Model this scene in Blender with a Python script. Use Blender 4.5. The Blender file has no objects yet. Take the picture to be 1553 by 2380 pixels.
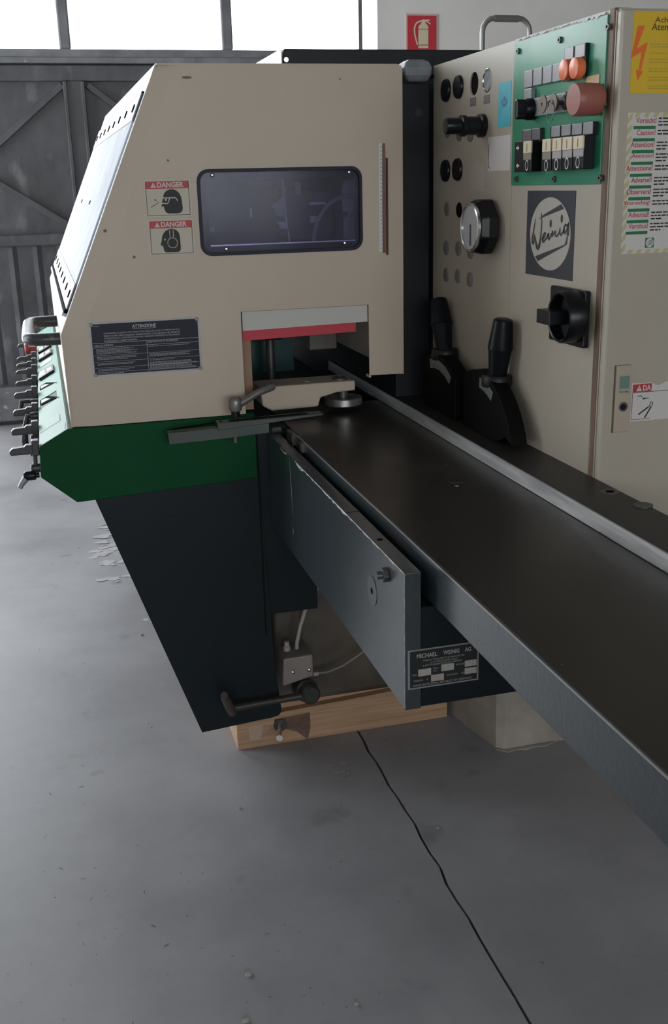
import bpy, bmesh, math, random
from mathutils import Vector, Matrix
random.seed(7)
sc = bpy.context.scene
COL = sc.collection
PI = math.pi

# ------------------------------------------------------------------ camera
W_, H_, FPX = 1553, 2380, 2432.9
yaw, pitch, roll = 0.26063, 0.30336, -0.02587
CAM = Vector((0, 0, 1.5))
Fw = Vector((math.sin(yaw)*math.cos(pitch), math.cos(yaw)*math.cos(pitch), -math.sin(pitch)))
R0 = Vector((math.cos(yaw), -math.sin(yaw), 0)); U0 = R0.cross(Fw)
Rt = R0*math.cos(roll) + U0*math.sin(roll); Up = Rt.cross(Fw)
cd = bpy.data.cameras.new('camera'); cam = bpy.data.objects.new('camera', cd); COL.objects.link(cam)
cd.sensor_fit = 'VERTICAL'; cd.sensor_height = 36; cd.lens = FPX/H_*36; cd.clip_start = .02; cd.clip_end = 100
cam.matrix_world = Matrix(((Rt.x, Up.x, -Fw.x, 0), (Rt.y, Up.y, -Fw.y, 0), (Rt.z, Up.z, -Fw.z, CAM.z), (0, 0, 0, 1)))
sc.camera = cam

def at(px, py, axis, v):
    """point of the plane (axis = v) that the photograph shows at a pixel"""
    d = Fw*FPX + Rt*(px-W_/2) - Up*(py-H_/2)
    return CAM + d*((v-CAM[axis])/d[axis])

# ------------------------------------------------------------------ light
sc.view_settings.view_transform = 'Standard'; sc.view_settings.look = 'None'
sc.view_settings.gamma = 1; sc.view_settings.use_curve_mapping = False
sc.view_settings.exposure = 0.28
sc.cycles.use_denoising = True
sc.cycles.max_bounces = 10; sc.cycles.diffuse_bounces = 5; sc.cycles.glossy_bounces = 4; sc.cycles.transparent_max_bounces = 12
sc.cycles.sample_clamp_indirect = 6
wd = bpy.data.worlds.new('overcast'); sc.world = wd; wd.use_nodes = True
wb = wd.node_tree.nodes['Background']; wb.inputs[0].default_value = (0.93, 0.97, 1.0, 1); wb.inputs[1].default_value = 7.6
GX = -.80                                                    # unseen door opening added left of this to light floor and hood
BW = dict(x0=-2.6, x1=2.335, z0=2.336, z1=4.3, y=7.3)       # band of windows in the back wall
LW = dict(y0=3.4, y1=7.1, z0=0.0, z1=3.9, x=-2.7)          # unseen gate opening in the left wall, set close to brighten the floor
FW = dict(x0=-2.4, x1=2.2, z0=1.1, z1=2.7, y=-4.5)       # unseen windows added behind the viewer as fill light
def portal(name, loc, rot, sx, sy):
    l = bpy.data.lights.new(name, 'AREA'); l.shape = 'RECTANGLE'; l.size = sx; l.size_y = sy; l.cycles.is_portal = True
    o = bpy.data.objects.new(name, l); COL.objects.link(o); o.location = loc; o.rotation_euler = rot
portal('sky_portal', ((BW['x0']+BW['x1'])/2, 7.5, (BW['z0']+BW['z1'])/2), (PI/2*-1, 0, 0), BW['x1']-BW['x0'], BW['z1']-BW['z0'])
portal('sky_portal', ((BW['x0']+GX)/2, 7.5, 1.16), (-PI/2, 0, 0), GX-BW['x0'], 2.28)
portal('sky_portal', (LW['x']-.25, (LW['y0']+LW['y1'])/2, (LW['z0']+LW['z1'])/2), (0, -PI/2, 0), LW['z1']-LW['z0'], LW['y1']-LW['y0'])

portal('sky_portal', ((FW['x0']+FW['x1'])/2, -4.85, (FW['z0']+FW['z1'])/2), (PI/2, 0, 0), FW['x1']-FW['x0'], FW['z1']-FW['z0'])

# ------------------------------------------------------------------ materials
def lin(c):
    return tuple(((v/255)/12.92 if v/255 <= .04045 else ((v/255+.055)/1.055)**2.4) for v in c)
MATS = {}
def mat(name, col, rough=.5, metal=0, var=0, scale=6, bump=0, bscale=60, spec=.5, spots=None, coat=0, stretch=None, rvar=0):
    """principled material with procedural mottling (var), relief (bump) and optional worn spots (colour, amount, scale)"""
    if name in MATS: return MATS[name]
    m = bpy.data.materials.new(name); m.use_nodes = True; nt = m.node_tree; N = nt.nodes; L = nt.links
    b = N['Principled BSDF']; b.inputs['Base Color'].default_value = (*col, 1)
    b.inputs['Roughness'].default_value = rough; b.inputs['Metallic'].default_value = metal
    b.inputs['Specular IOR Level'].default_value = spec; b.inputs['Coat Weight'].default_value = coat; b.inputs['Coat Roughness'].default_value = .25
    tc = N.new('ShaderNodeTexCoord'); mp = N.new('ShaderNodeMapping'); L.new(tc.outputs['Object'], mp.inputs[0])
    if stretch: mp.inputs['Scale'].default_value = stretch
    out = None
    if var:
        n = N.new('ShaderNodeTexNoise'); n.inputs['Scale'].default_value = scale; n.inputs['Detail'].default_value = 6; n.inputs['Roughness'].default_value = .6
        L.new(mp.outputs[0], n.inputs[0])
        r = N.new('ShaderNodeValToRGB'); r.color_ramp.elements[0].position = .3; r.color_ramp.elements[1].position = .72
        r.color_ramp.elements[0].color = (*[c*(1-var) for c in col], 1); r.color_ramp.elements[1].color = (*[min(1, c*(1+var)) for c in col], 1)
        L.new(n.outputs[0], r.inputs[0]); out = r.outputs[0]
        if rvar:
            mr = N.new('ShaderNodeMapRange'); mr.inputs[1].default_value = .3; mr.inputs[2].default_value = .7
            mr.inputs[3].default_value = rough-rvar; mr.inputs[4].default_value = rough+rvar
            L.new(n.outputs[0], mr.inputs[0]); L.new(mr.outputs[0], b.inputs['Roughness'])
    for sp in (spots or []):
        c2, amt, s2 = sp[:3]; soft = sp[3] if len(sp) > 3 else .02
        n2 = N.new('ShaderNodeTexNoise'); n2.inputs['Scale'].default_value = s2; n2.inputs['Detail'].default_value = 4
        L.new(mp.outputs[0], n2.inputs[0])
        r2 = N.new('ShaderNodeMapRange'); r2.inputs[1].default_value = amt; r2.inputs[2].default_value = amt+soft
        L.new(n2.outputs[0], r2.inputs[0])
        mx = N.new('ShaderNodeMix'); mx.data_type = 'RGBA'; mx.inputs[7].default_value = (*c2, 1)
        if out is not None: L.new(out, mx.inputs[6])
        else: mx.inputs[6].default_value = (*col, 1)
        L.new(r2.outputs[0], mx.inputs[0]); out = mx.outputs[2]
    if out is not None: L.new(out, b.inputs['Base Color'])
    if bump:
        n3 = N.new('ShaderNodeTexNoise'); n3.inputs['Scale'].default_value = bscale; n3.inputs['Detail'].default_value = 3
        L.new(mp.outputs[0], n3.inputs[0])
        bp = N.new('ShaderNodeBump'); bp.inputs['Strength'].default_value = bump; bp.inputs['Distance'].default_value = .002
        L.new(n3.outputs[0], bp.inputs['Height']); L.new(bp.outputs[0], b.inputs['Normal'])
    MATS[name] = m; return m

def pane_mat(name, tint, haze, haze_col, gk=1, rough=.05):
    """thin sheet: tinted see-through + pale haze (scratches, painted glare) + surface reflection"""
    if name in MATS: return MATS[name]
    m = bpy.data.materials.new(name); m.use_nodes = True; nt = m.node_tree; N = nt.nodes; L = nt.links; N.clear()
    o = N.new('ShaderNodeOutputMaterial'); t = N.new('ShaderNodeBsdfTransparent'); t.inputs[0].default_value = (*tint, 1)
    d = N.new('ShaderNodeBsdfDiffuse'); d.inputs[0].default_value = (*haze_col, 1)
    tl = N.new('ShaderNodeBsdfTranslucent'); tl.inputs[0].default_value = (*haze_col, 1)
    dm = N.new('ShaderNodeMixShader'); dm.inputs[0].default_value = .4; L.new(d.outputs[0], dm.inputs[1]); L.new(tl.outputs[0], dm.inputs[2])
    a = N.new('ShaderNodeMixShader'); a.inputs[0].default_value = haze; L.new(t.outputs[0], a.inputs[1]); L.new(dm.outputs[0], a.inputs[2])
    if haze > 0:
        tc = N.new('ShaderNodeTexCoord'); n = N.new('ShaderNodeTexNoise'); n.inputs['Scale'].default_value = 9; n.inputs['Detail'].default_value = 5
        mr = N.new('ShaderNodeMapRange'); mr.inputs[1].default_value = .35; mr.inputs[2].default_value = .7; mr.inputs[3].default_value = haze*.6; mr.inputs[4].default_value = min(1, haze*1.4)
        L.new(tc.outputs['Object'], n.inputs[0]); L.new(n.outputs[0], mr.inputs[0]); L.new(mr.outputs[0], a.inputs[0])
    g = N.new('ShaderNodeBsdfGlossy'); g.inputs['Roughness'].default_value = rough
    fr = N.new('ShaderNodeFresnel'); fr.inputs[0].default_value = 1.45
    b = N.new('ShaderNodeMixShader'); mg = N.new('ShaderNodeMath'); mg.operation = 'MULTIPLY'; mg.inputs[1].default_value = gk; L.new(fr.outputs[0], mg.inputs[0]); L.new(mg.outputs[0], b.inputs[0]); L.new(a.outputs[0], b.inputs[1]); L.new(g.outputs[0], b.inputs[2])
    L.new(b.outputs[0], o.inputs[0]); MATS[name] = m; return m

BEIGE = mat('beige_enamel', (.47, .386, .302), .45, var=.05, scale=2.5, bump=.05, bscale=240, spots=[((.2, .17, .14), .785, 26)])
BEIGE2 = mat('beige_enamel_cabinet', (.40, .356, .288), .42, var=.06, scale=2.2, bump=.06, bscale=260, spots=[((.28, .24, .19), .74, 7, .12)])
BEIGE_L = mat('beige_lip_lit', (.48, .46, .42), .5, var=.04)  # lighter beige carries the extra light on the lip
WHITEM = mat('white_enamel', (.46, .47, .50), .5, spec=.15, var=.03)
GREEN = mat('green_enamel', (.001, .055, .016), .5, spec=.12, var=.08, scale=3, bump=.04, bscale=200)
GREENP = mat('green_panel', (.018, .20, .105), .33, var=.08, scale=5, spots=[((.10, .32, .22), .66, 9, .2)], rvar=.06)
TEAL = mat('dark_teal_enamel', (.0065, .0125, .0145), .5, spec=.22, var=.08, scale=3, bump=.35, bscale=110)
TEAL_LIT = mat('dark_teal_enamel_lit', (.026, .037, .043), .30, spec=.5, coat=.8, var=.07, scale=3, bump=.3, bscale=110)  # same dark teal paint, lightened to carry the floor's reflection
TABLE = mat('worn_table_steel', (.034, .030, .026), .36, var=.22, scale=3.2, metal=.35, rvar=.08, spots=[((.10, .10, .10), .76, 14, .1)])
STEEL = mat('worn_bright_steel', (.80, .80, .80), .34, metal=.5, var=.35, scale=14, stretch=(1, .22, 3), rvar=.1)
STEELD = mat('dull_dark_steel', (.11, .105, .10), .45, metal=.6, var=.2, scale=20)
CHROME = mat('chrome', (.62, .62, .62), .2, metal=1)
ALU = mat('aluminium', (.30, .30, .31), .5, metal=.4, var=.08)
BLACKP = mat('black_plastic', (.006, .0065, .008), .32, spec=.28)
BLACKM = mat('matt_black', (.007, .007, .0075), .9, spec=.03)
NAVY = mat('navy_print', (.012, .013, .026), .5, spec=.25)
HOUS = mat('black_housing_paint', (.010, .011, .014), .5, spec=.3, var=.15)
RED = mat('red_print', (.42, .025, .035), .5)
REDP = mat('red_bar_paint', (.48, .022, .04), .5)
REDBR = mat('faded_red_plastic', (.30, .10, .075), .45)
ORANGE = mat('orange_plastic', (.72, .16, .06), .4)
WHITE = mat('white_print', (.62, .60, .56), .55)
CREAM = mat('cream_plastic', (.62, .52, .36), .5)
CREAMS = mat('cream_sticker', (.52, .47, .38), .6)
GREYP = mat('grey_label', (.24, .24, .25), .4)
GREYL = mat('light_grey_plastic', (.33, .32, .30), .45)
OLIVE = mat('olive_plastic', (.20, .19, .14), .5)
YEL = mat('yellow_sticker', (.62, .40, .012), .5, spots=[((.55, .5, .3), .72, 30)])
ORP = mat('orange_print', (.70, .13, .015), .5)
INK = mat('black_ink', (.012, .011, .011), .6)
BROWN_INK = mat('brown_ink', (.10, .05, .01), .6)
FAINT = mat('faded_ink', (.42, .30, .03), .6)
GRN_INK = mat('green_ink', (.012, .15, .055), .6)
CRIM = mat('crimson_ink', (.42, .05, .07), .6)
PAPER = mat('white_paper', (.56, .53, .50), .6)
TEALST = mat('turquoise_sticker', (.07, .42, .50), .4, var=.15, scale=20)
TEALD = mat('turquoise_dark_print', (.05, .16, .30), .5)
TAN = mat('tan_label', (.55, .36, .20), .5)
WOOD = mat('pine_wood', (.44, .27, .16), .6, var=.28, scale=9, stretch=(.35, 3, 9), spots=[((.07, .045, .03), .70, 5, .12)])
BROWN_LIT = mat('brown_lit_panel', (.28, .16, .095), .6, var=.2, scale=9)
GASKET = mat('brown_gasket', (.13, .075, .045), .6, var=.3, scale=12, stretch=(1, 1, .3), spots=[((.4, .36, .3), .68, 20, .1)])
CAST = mat('greasy_casting', (.085, .068, .050), .3, var=.5, scale=5, spots=[((.02, .03, .03), .58, 6, .15), ((.22, .16, .12), .66, 9, .15)], coat=.6)
GREYB = mat('grey_worn_plastic', (.19, .20, .21), .45, var=.25, scale=20)
HOSE = mat('pale_hose', (.40, .36, .32), .5)
BRASS = mat('brown_edge_tape', (.16, .075, .045), .5)

# ------------------------------------------------------------------ mesh builder
class MB:
    def __init__(s): s.v = []; s.f = []; s.sm = []
    def add(s, vs, fs, smooth=False):
        k = len(s.v); s.v += [Vector(v) for v in vs]; s.f += [[i+k for i in f] for f in fs]; s.sm += [smooth]*len(fs); return s
    def box(s, x, y, z):
        (a, b), (c, d), (e, g) = sorted(x), sorted(y), sorted(z)
        return s.add([(a,c,e),(b,c,e),(b,d,e),(a,d,e),(a,c,g),(b,c,g),(b,d,g),(a,d,g)],
                     [(0,3,2,1),(4,5,6,7),(0,1,5,4),(1,2,6,5),(2,3,7,6),(3,0,4,7)])
    def loft(s, A, B, cap=True, smooth=False):
        n = len(A); fs = [(i, (i+1) % n, n+(i+1) % n, n+i) for i in range(n)]
        s.add(list(A)+list(B), fs, smooth)
        if cap: s.add(A, [list(range(n))[::-1]]); s.add(B, [list(range(n))])
        return s
    def ext(s, pts, axis, a, b):
        """polygon given in the two other axes (in order), extruded along axis from a to b"""
        def p3(p, v):
            return {0: (v, p[0], p[1]), 1: (p[0], v, p[1]), 2: (p[0], p[1], v)}[axis]
        return s.loft([p3(p, a) for p in pts], [p3(p, b) for p in pts])
    def cyl(s, c, ax, r, h, n=24, r2=None, cap=True):
        c = Vector(c); ax = Vector(ax).normalized(); t = Vector((0, 0, 1)) if abs(ax.z) < .9 else Vector((1, 0, 0))
        u = ax.cross(t).normalized(); w = ax.cross(u); r2 = r if r2 is None else r2
        A = [c+u*r*math.cos(2*PI*i/n)+w*r*math.sin(2*PI*i/n) for i in range(n)]
        B = [c+ax*h+u*r2*math.cos(2*PI*i/n)+w*r2*math.sin(2*PI*i/n) for i in range(n)]
        s.add(A+B, [(i, (i+1) % n, n+(i+1) % n, n+i) for i in range(n)], n > 8)
        if cap: s.add(A, [list(range(n))[::-1]]); s.add(B, [list(range(n))])
        return s
    def lathe(s, c, ax, prof, n=28):
        """prof: list of (radius, distance along ax)"""
        c = Vector(c); ax = Vector(ax).normalized(); t = Vector((0, 0, 1)) if abs(ax.z) < .9 else Vector((1, 0, 0))
        u = ax.cross(t).normalized(); w = ax.cross(u); V = []; Fc = []
        for r, h in prof: V += [c+ax*h+u*r*math.cos(2*PI*i/n)+w*r*math.sin(2*PI*i/n) for i in range(n)]
        for k in range(len(prof)-1): Fc += [(k*n+i, k*n+(i+1) % n, (k+1)*n+(i+1) % n, (k+1)*n+i) for i in range(n)]
        s.add(V, Fc, True)
        s.add(V[:n], [list(range(n))[::-1]]); s.add(V[-n:], [list(range(n))]); return s
    def tube(s, pts, r, n=12):
        pts = [Vector(p) for p in pts]; rings = []; up = None
        for i, p in enumerate(pts):
            d = (pts[min(i+1, len(pts)-1)]-pts[max(i-1, 0)]).normalized()
            if up is None: up = d.cross(Vector((0, 0, 1)) if abs(d.z) < .9 else Vector((1, 0, 0))).normalized()
            up = (up-d*up.dot(d)).normalized(); w = d.cross(up); rr = r[i] if isinstance(r, (list, tuple)) else r
            rings.append([p+up*rr*math.cos(2*PI*k/n)+w*rr*math.sin(2*PI*k/n) for k in range(n)])
        V = [v for q in rings for v in q]
        s.add(V, [(k*n+i, k*n+(i+1) % n, (k+1)*n+(i+1) % n, (k+1)*n+i) for k in range(len(pts)-1) for i in range(n)], True)
        s.add(rings[0], [list(range(n))[::-1]]); s.add(rings[-1], [list(range(n))]); return s
    def mesh(s, me, M):
        return s.add([M @ v.co for v in me.vertices], [list(p.vertices) for p in me.polygons])
    def build(s, name, m, parent=None, label=None, bevel=0, **kw):
        me = bpy.data.meshes.new(name)
        c = Vector([(min(v[i] for v in s.v)+max(v[i] for v in s.v))/2 for i in range(3)])
        if parent is None: c.z = min(v.z for v in s.v)
        me.from_pydata([v-c for v in s.v], [], s.f)
        bm = bmesh.new(); bm.from_mesh(me)
        bmesh.ops.remove_doubles(bm, verts=bm.verts, dist=1e-6)
        bmesh.ops.recalc_face_normals(bm, faces=bm.faces)
        bm.to_mesh(me); bm.free()
        if any(s.sm):
            me.shade_smooth(); me.set_sharp_from_angle(angle=math.radians(38))
        me.materials.append(m)
        o = bpy.data.objects.new(name, me); COL.objects.link(o)
        if parent is not None:
            o.parent = parent; o.location = c-WL[parent.name]
        else: o.location = c
        WL[o.name] = c
        if bevel:
            b = o.modifiers.new('bevel', 'BEVEL'); b.width = bevel; b.segments = 2; b.limit_method = 'ANGLE'; b.angle_limit = math.radians(40)
        if label: o['label'] = label
        for k, v in kw.items(): o[k] = v
        return o
WL = {}
def thing(name, loc, label, cat, **kw):
    o = bpy.data.objects.new(name, None); COL.objects.link(o); o.location = loc; o.empty_display_size = .05
    WL[o.name] = Vector(loc); o['label'] = label; o['category'] = cat
    for k, v in kw.items(): o[k] = v
    return o

def curve_mesh(cu):
    o = bpy.data.objects.new('tmp', cu); COL.objects.link(o)
    dg = bpy.context.evaluated_depsgraph_get(); dg.update()
    me = bpy.data.meshes.new_from_object(o.evaluated_get(dg)); bpy.data.objects.remove(o); return me

class Frame:
    """flat face: origin, u (to the right), v (up), n (towards the viewer)"""
    def __init__(s, o, u, v): s.o = Vector(o); s.u = Vector(u).normalized(); s.v = Vector(v).normalized(); s.n = s.u.cross(s.v)
    def p(s, a, b, d=0): return s.o+s.u*a+s.v*b+s.n*d
    def px(s, x, y, d=0):
        r = Fw*FPX + Rt*(x-W_/2) - Up*(y-H_/2); o = s.o+s.n*d
        q = CAM + r*((o-CAM).dot(s.n)/r.dot(s.n))-o; return (q.dot(s.u), q.dot(s.v))
    def M(s, a=0, b=0, d=0):
        o = s.p(a, b, d); return Matrix(((s.u.x, s.v.x, s.n.x, o.x), (s.u.y, s.v.y, s.n.y, o.y), (s.u.z, s.v.z, s.n.z, o.z), (0, 0, 0, 1)))
    def slab(s, mb, pts, d0, d1): return mb.loft([s.p(a, b, d0) for a, b in pts], [s.p(a, b, d1) for a, b in pts])
    def flat(s, mb, pts, d): return mb.add([s.p(a, b, d) for a, b in pts], [list(range(len(pts)))])
    def plate(s, mb, outer, holes, d0, d1):
        cu = bpy.data.curves.new('c', 'CURVE'); cu.dimensions = '2D'; cu.fill_mode = 'BOTH'; cu.extrude = abs(d1-d0)/2
        for poly in [outer]+holes:
            sp = cu.splines.new('POLY'); sp.points.add(len(poly)-1); sp.use_cyclic_u = True
            for k, q in enumerate(poly): sp.points[k].co = (q[0], q[1], 0, 1)
        me = curve_mesh(cu); mb.mesh(me, s.M(0, 0, (d0+d1)/2)); return mb
    def text(s, mb, body, a, b, w, h, d, bold=.0, rot=0, shear=0):
        """lettering fitted into the box a..a+w, b..b+h"""
        cu = bpy.data.curves.new('t', 'FONT'); cu.body = body; cu.size = 1; cu.offset = bold; cu.shear = shear; cu.resolution_u = 3
        me = curve_mesh(cu)
        if not me.vertices: return mb
        xs = [v.co.x for v in me.vertices]; ys = [v.co.y for v in me.vertices]
        sx = w/(max(xs)-min(xs)); sy = h/(max(ys)-min(ys))
        T = s.M(a, b, d) @ Matrix.Rotation(rot, 4, 'Z') @ Matrix.Diagonal((sx, sy, 1, 1)) @ Matrix.Translation((-min(xs), -min(ys), 0))
        return mb.mesh(me, T)
    def stroke(s, mb, pts, w, d):
        """flat pen stroke through 2D points with a width (number or list)"""
        n = len(pts); L = []; R = []
        for i, p in enumerate(pts):
            q0 = pts[max(i-1, 0)]; q1 = pts[min(i+1, n-1)]; dx, dy = q1[0]-q0[0], q1[1]-q0[1]; l = math.hypot(dx, dy) or 1
            ww = (w[i] if isinstance(w, (list, tuple)) else w)/2
            L.append((p[0]-dy/l*ww, p[1]+dx/l*ww)); R.append((p[0]+dy/l*ww, p[1]-dx/l*ww))
        for i in range(n-1): s.flat(mb, [L[i], R[i], R[i+1], L[i+1]], d)
        return mb
    def ring(s, mb, c, r0, r1, d, n=28, ky=1):
        for i in range(n):
            a, b = 2*PI*i/n, 2*PI*(i+1)/n
            s.flat(mb, [(c[0]+r*math.cos(t), c[1]+ky*r*math.sin(t)) for r, t in ((r0, a), (r1, a), (r1, b), (r0, b))], d)
        return mb
    def words(s, mb, a, b, w, h, d, rnd, gap=.25):
        """a line of print too small to read: word-long dashes"""
        x = a
        while x < a+w-h:
            l = min(rnd.uniform(2, 6)*h, a+w-x); s.flat(mb, [(x, b), (x+l, b), (x+l, b+h), (x, b+h)], d); x += l+h*gap*3
        return mb
def rrect(a0, b0, a1, b1, r, n=5):
    out = []
    for cx, cy, t0 in ((a1-r, b1-r, 0), (a0+r, b1-r, PI/2), (a0+r, b0+r, PI), (a1-r, b0+r, 3*PI/2)):
        out += [(cx+r*math.cos(t0+PI/2*k/n), cy+r*math.sin(t0+PI/2*k/n)) for k in range(n+1)]
    return out
def circ(cx, cy, r, n=24, ky=1): return [(cx+r*math.cos(2*PI*i/n), cy+ky*r*math.sin(2*PI*i/n)) for i in range(n)]
def rect(a0, b0, a1, b1): return [(a0, b0), (a1, b0), (a1, b1), (a0, b1)]

# ================================================================== SETTING
FLOOR = mat('painted_concrete', (.335, .332, .345), .5, spec=.35, var=.24, scale=1.6, bump=.12, bscale=90, rvar=.07,
            spots=[((.20, .20, .205), .66, 5, .12), ((.17, .17, .17), .735, 34, .03)])
DOORM = mat('dark_sheet_metal', (.085, .083, .088), .45, var=.6, scale=2.2, metal=.25, stretch=(1.6, 1, .9), bump=.5, bscale=9,
            spots=[((.24, .235, .24), .60, 3.2, .22), ((.035, .035, .037), .60, 2.1, .2)], rvar=.1)
DOORF = mat('door_frame_steel', (.17, .17, .178), .42, var=.28, scale=7, metal=.2, spots=[((.45, .45, .45), .70, 16, .08)])
WALLM = mat('wall_paint', (.74, .71, .67), .8, var=.04, scale=3)
CEILM = mat('ceiling_paint', (.25, .24, .23), .9)
SKYPANE = pane_mat('window_glass', (.96, .97, .98), .03, (.8, .8, .8))
# floor: two slabs either side of a ragged joint
jt = [(.744+.5*0, -4.5)]
y = -4.5; jx = []
rj = random.Random(3)
while y < 7.6: jx.append((.735+rj.uniform(-.004, .004)+.006*(y > 1.9), y)); y += .06
fl = MB().box((-3.0, 6.3), (-4.5, 7.6), (-.12, -.012)).build('floor', mat('joint_bed', (.035, .034, .03), .9), None, kind='structure')
fl['label'] = 'grey painted concrete floor of two slabs with a ragged joint'
MB().ext([(-3.0, -4.5)]+[(x-.0035, yy) for x, yy in jx]+[(-3.0, 7.6)], 2, -.012, 0).build('slab', FLOOR, fl)
MB().ext([(6.3, -4.5), (6.3, 7.6)]+[(x+.0035, yy) for x, yy in jx[::-1]], 2, -.012, 0).build('slab', FLOOR, fl)
FF = Frame((0, 0, 0), (1, 0, 0), (0, 1, 0))
def blob(cx, cy, r, n, rnd, kx=1, ky=1): return [(cx+kx*r*rnd.uniform(.5, 1.2)*math.cos(2*PI*i/n), cy+ky*r*rnd.uniform(.5, 1.2)*math.sin(2*PI*i/n)) for i in range(n)]
rb = random.Random(11); mb = MB()
for i in range(75):
    px, py = rb.uniform(205, 300), rb.gauss(1275, 45)
    if px < 215+abs(py-1290)*.25: continue
    q = at(px, py, 2, 0); FF.flat(mb, blob(q.x, q.y, rb.uniform(.008, .034), 11, rb, 1.2, .8), .0006+i*.00003)
for (px, py, r) in ((340, 1440, .014), (352, 1446, .01)): q = at(px, py, 2, 0); FF.flat(mb, blob(q.x, q.y, r, 9, rb), .0006)
mb.build('paint_chips', mat('bare_floor_patch', (.47, .46, .48), .6, var=.1), fl, kind='stuff', label='bare pale patches where the floor paint has flaked')
mb = MB()
for (px, py, r) in ((945, 1730, .016), (955, 1745, .02), (940, 1755, .012), (1020, 1805, .012), (1028, 1825, .018), (1035, 1845, .012), (1043, 1862, .008), (780, 1790, .03), (800, 1800, .02)):
    q = at(px, py, 2, 0)
    for k in range(5): FF.flat(mb, blob(q.x+rb.uniform(-r, r), q.y+rb.uniform(-r, r), r*.35, 8, rb), .0006+k*.00004)
mb.build('dust_marks', mat('dried_dust', (.34, .33, .30), .8), fl, kind='stuff', label='dried pale dust marks on the shaded floor')
mb = MB(); rs = random.Random(31)
for i in range(150):
    px = rs.uniform(0, 900) if i % 3 else rs.uniform(0, 350); py = rs.uniform(1150, 2380)
    q = at(px, py, 2, 0); a = rs.uniform(0, 3.14); l = rs.choice((.002, .003, .003, .006, .012)); 
    FF.stroke(mb, [(q.x, q.y), (q.x+l*math.cos(a), q.y+l*math.sin(a))], rs.uniform(.0008, .0022), .0006)
mb.build('scratches', mat('floor_scratch', (.09, .09, .09), .7), fl, kind='stuff', label='tiny dark scratches and specks in the floor paint')
for k, (px, py, s, lb) in enumerate(((578, 2266, .012, 'pale wood crumb on open floor left of the floor joint, lower middle'),
        (830, 2335, .010, 'small pale crumb on the floor close to the bottom edge, left of the joint'),
        (572, 2374, .011, 'pinkish crumb cut by the bottom edge of the picture'),
        (557, 1879, .010, 'small crumb on the floor below the timber block'),
        (330, 1477, .012, 'white crumb on bright floor left of the dark machine skirt'),
        (1018, 1925, .007, 'tiny white crumb in the shade right of the floor joint'))):
    q = at(px, py, 2, 0); rr = random.Random(k)
    s *= .75; pts = blob(q.x, q.y, s, 7, rr, 1, .7); top = [(q.x+(a-q.x)*.55, q.y+(b-q.y)*.55) for a, b in pts]
    MB().loft([(a, b, 0) for a, b in pts], [(a, b, s*.7) for a, b in top]).build('wood_crumb', mat('crumb', (.34, .31, .28), .7), None, label=lb, category='debris')

def struct(name, mb, m, label=None, **kw): return mb.build(name, m, None, kind='structure', **({'label': label} if label else {}))
# back wall: masonry right of the windows, band above them, pier on the far left
mb = MB().box((2.335, 6.3), (7.3, 7.6), (0, 5.2)).box((-3.0, 2.335), (7.3, 7.6), (4.3, 5.2)).box((-3.0, -2.6), (7.3, 7.6), (0, 4.3))
struct('wall_back', mb, WALLM)
LWM = MB().box((-3.0, -2.7), (-4.5, 7.3), (0, LW['z0'])).box((-3.0, -2.7), (-4.5, 7.3), (LW['z1'], 5.2)).box((-3.0, -2.7), (-4.5, LW['y0']), (LW['z0'], LW['z1'])).box((-3.0, -2.7), (LW['y1'], 7.3), (LW['z0'], LW['z1']))
struct('wall_left', LWM, WALLM)
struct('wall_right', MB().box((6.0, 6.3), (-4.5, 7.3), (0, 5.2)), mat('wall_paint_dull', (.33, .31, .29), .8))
struct('wall_front', MB().box((-3.0, 6.3), (-4.8, -4.5), (0, FW['z0'])).box((-3.0, 6.3), (-4.8, -4.5), (FW['z1'], 5.2)).box((-3.0, FW['x0']), (-4.8, -4.5), (FW['z0'], FW['z1'])).box((FW['x1'], 6.3), (-4.8, -4.5), (FW['z0'], FW['z1'])), WALLM)
w = struct('fill_window', MB().box((FW['x0'], FW['x1']), (-4.6, -4.5), (FW['z0'], FW['z0']+.05)), DOORF)  # unseen, added as fill for faces turned to the viewer
for k in range(7): MB().box((FW['x0']+k*.7-.03, FW['x0']+k*.7+.03), (-4.6, -4.5), (FW['z0'], FW['z1'])).build('mullion', DOORF, w)
for k in range(6): MB().box((FW['x0']+k*.7+.03, FW['x0']+k*.7+.67), (-4.56, -4.552), (FW['z0']+.05, FW['z1'])).build('pane', SKYPANE, w)
struct('ceiling', MB().box((-3.0, 6.3), (-4.8, 7.6), (5.2, 5.4)), CEILM)
# glazing of the unseen left gate opening
w = struct('left_opening', MB().box((-2.75, -2.68), (LW['y0'], LW['y1']), (LW['z0'], LW['z0']+.06)).box((-2.75, -2.68), (LW['y0'], LW['y1']), (LW['z1']-.06, LW['z1'])), DOORF)
for k in range(7):
    yy = LW['y0']+k*(LW['y1']-LW['y0'])/6
    MB().box((-2.75, -2.68), (yy-.03, yy+.03), (LW['z0'], LW['z1'])).build('mullion', DOORF, w)
    if k < 6: MB().box((-2.72, -2.712), (yy+.03, yy+(LW['y1']-LW['y0'])/6-.03), (LW['z0']+.06, LW['z1']-.06)).build('pane', SKYPANE, w)
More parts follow.
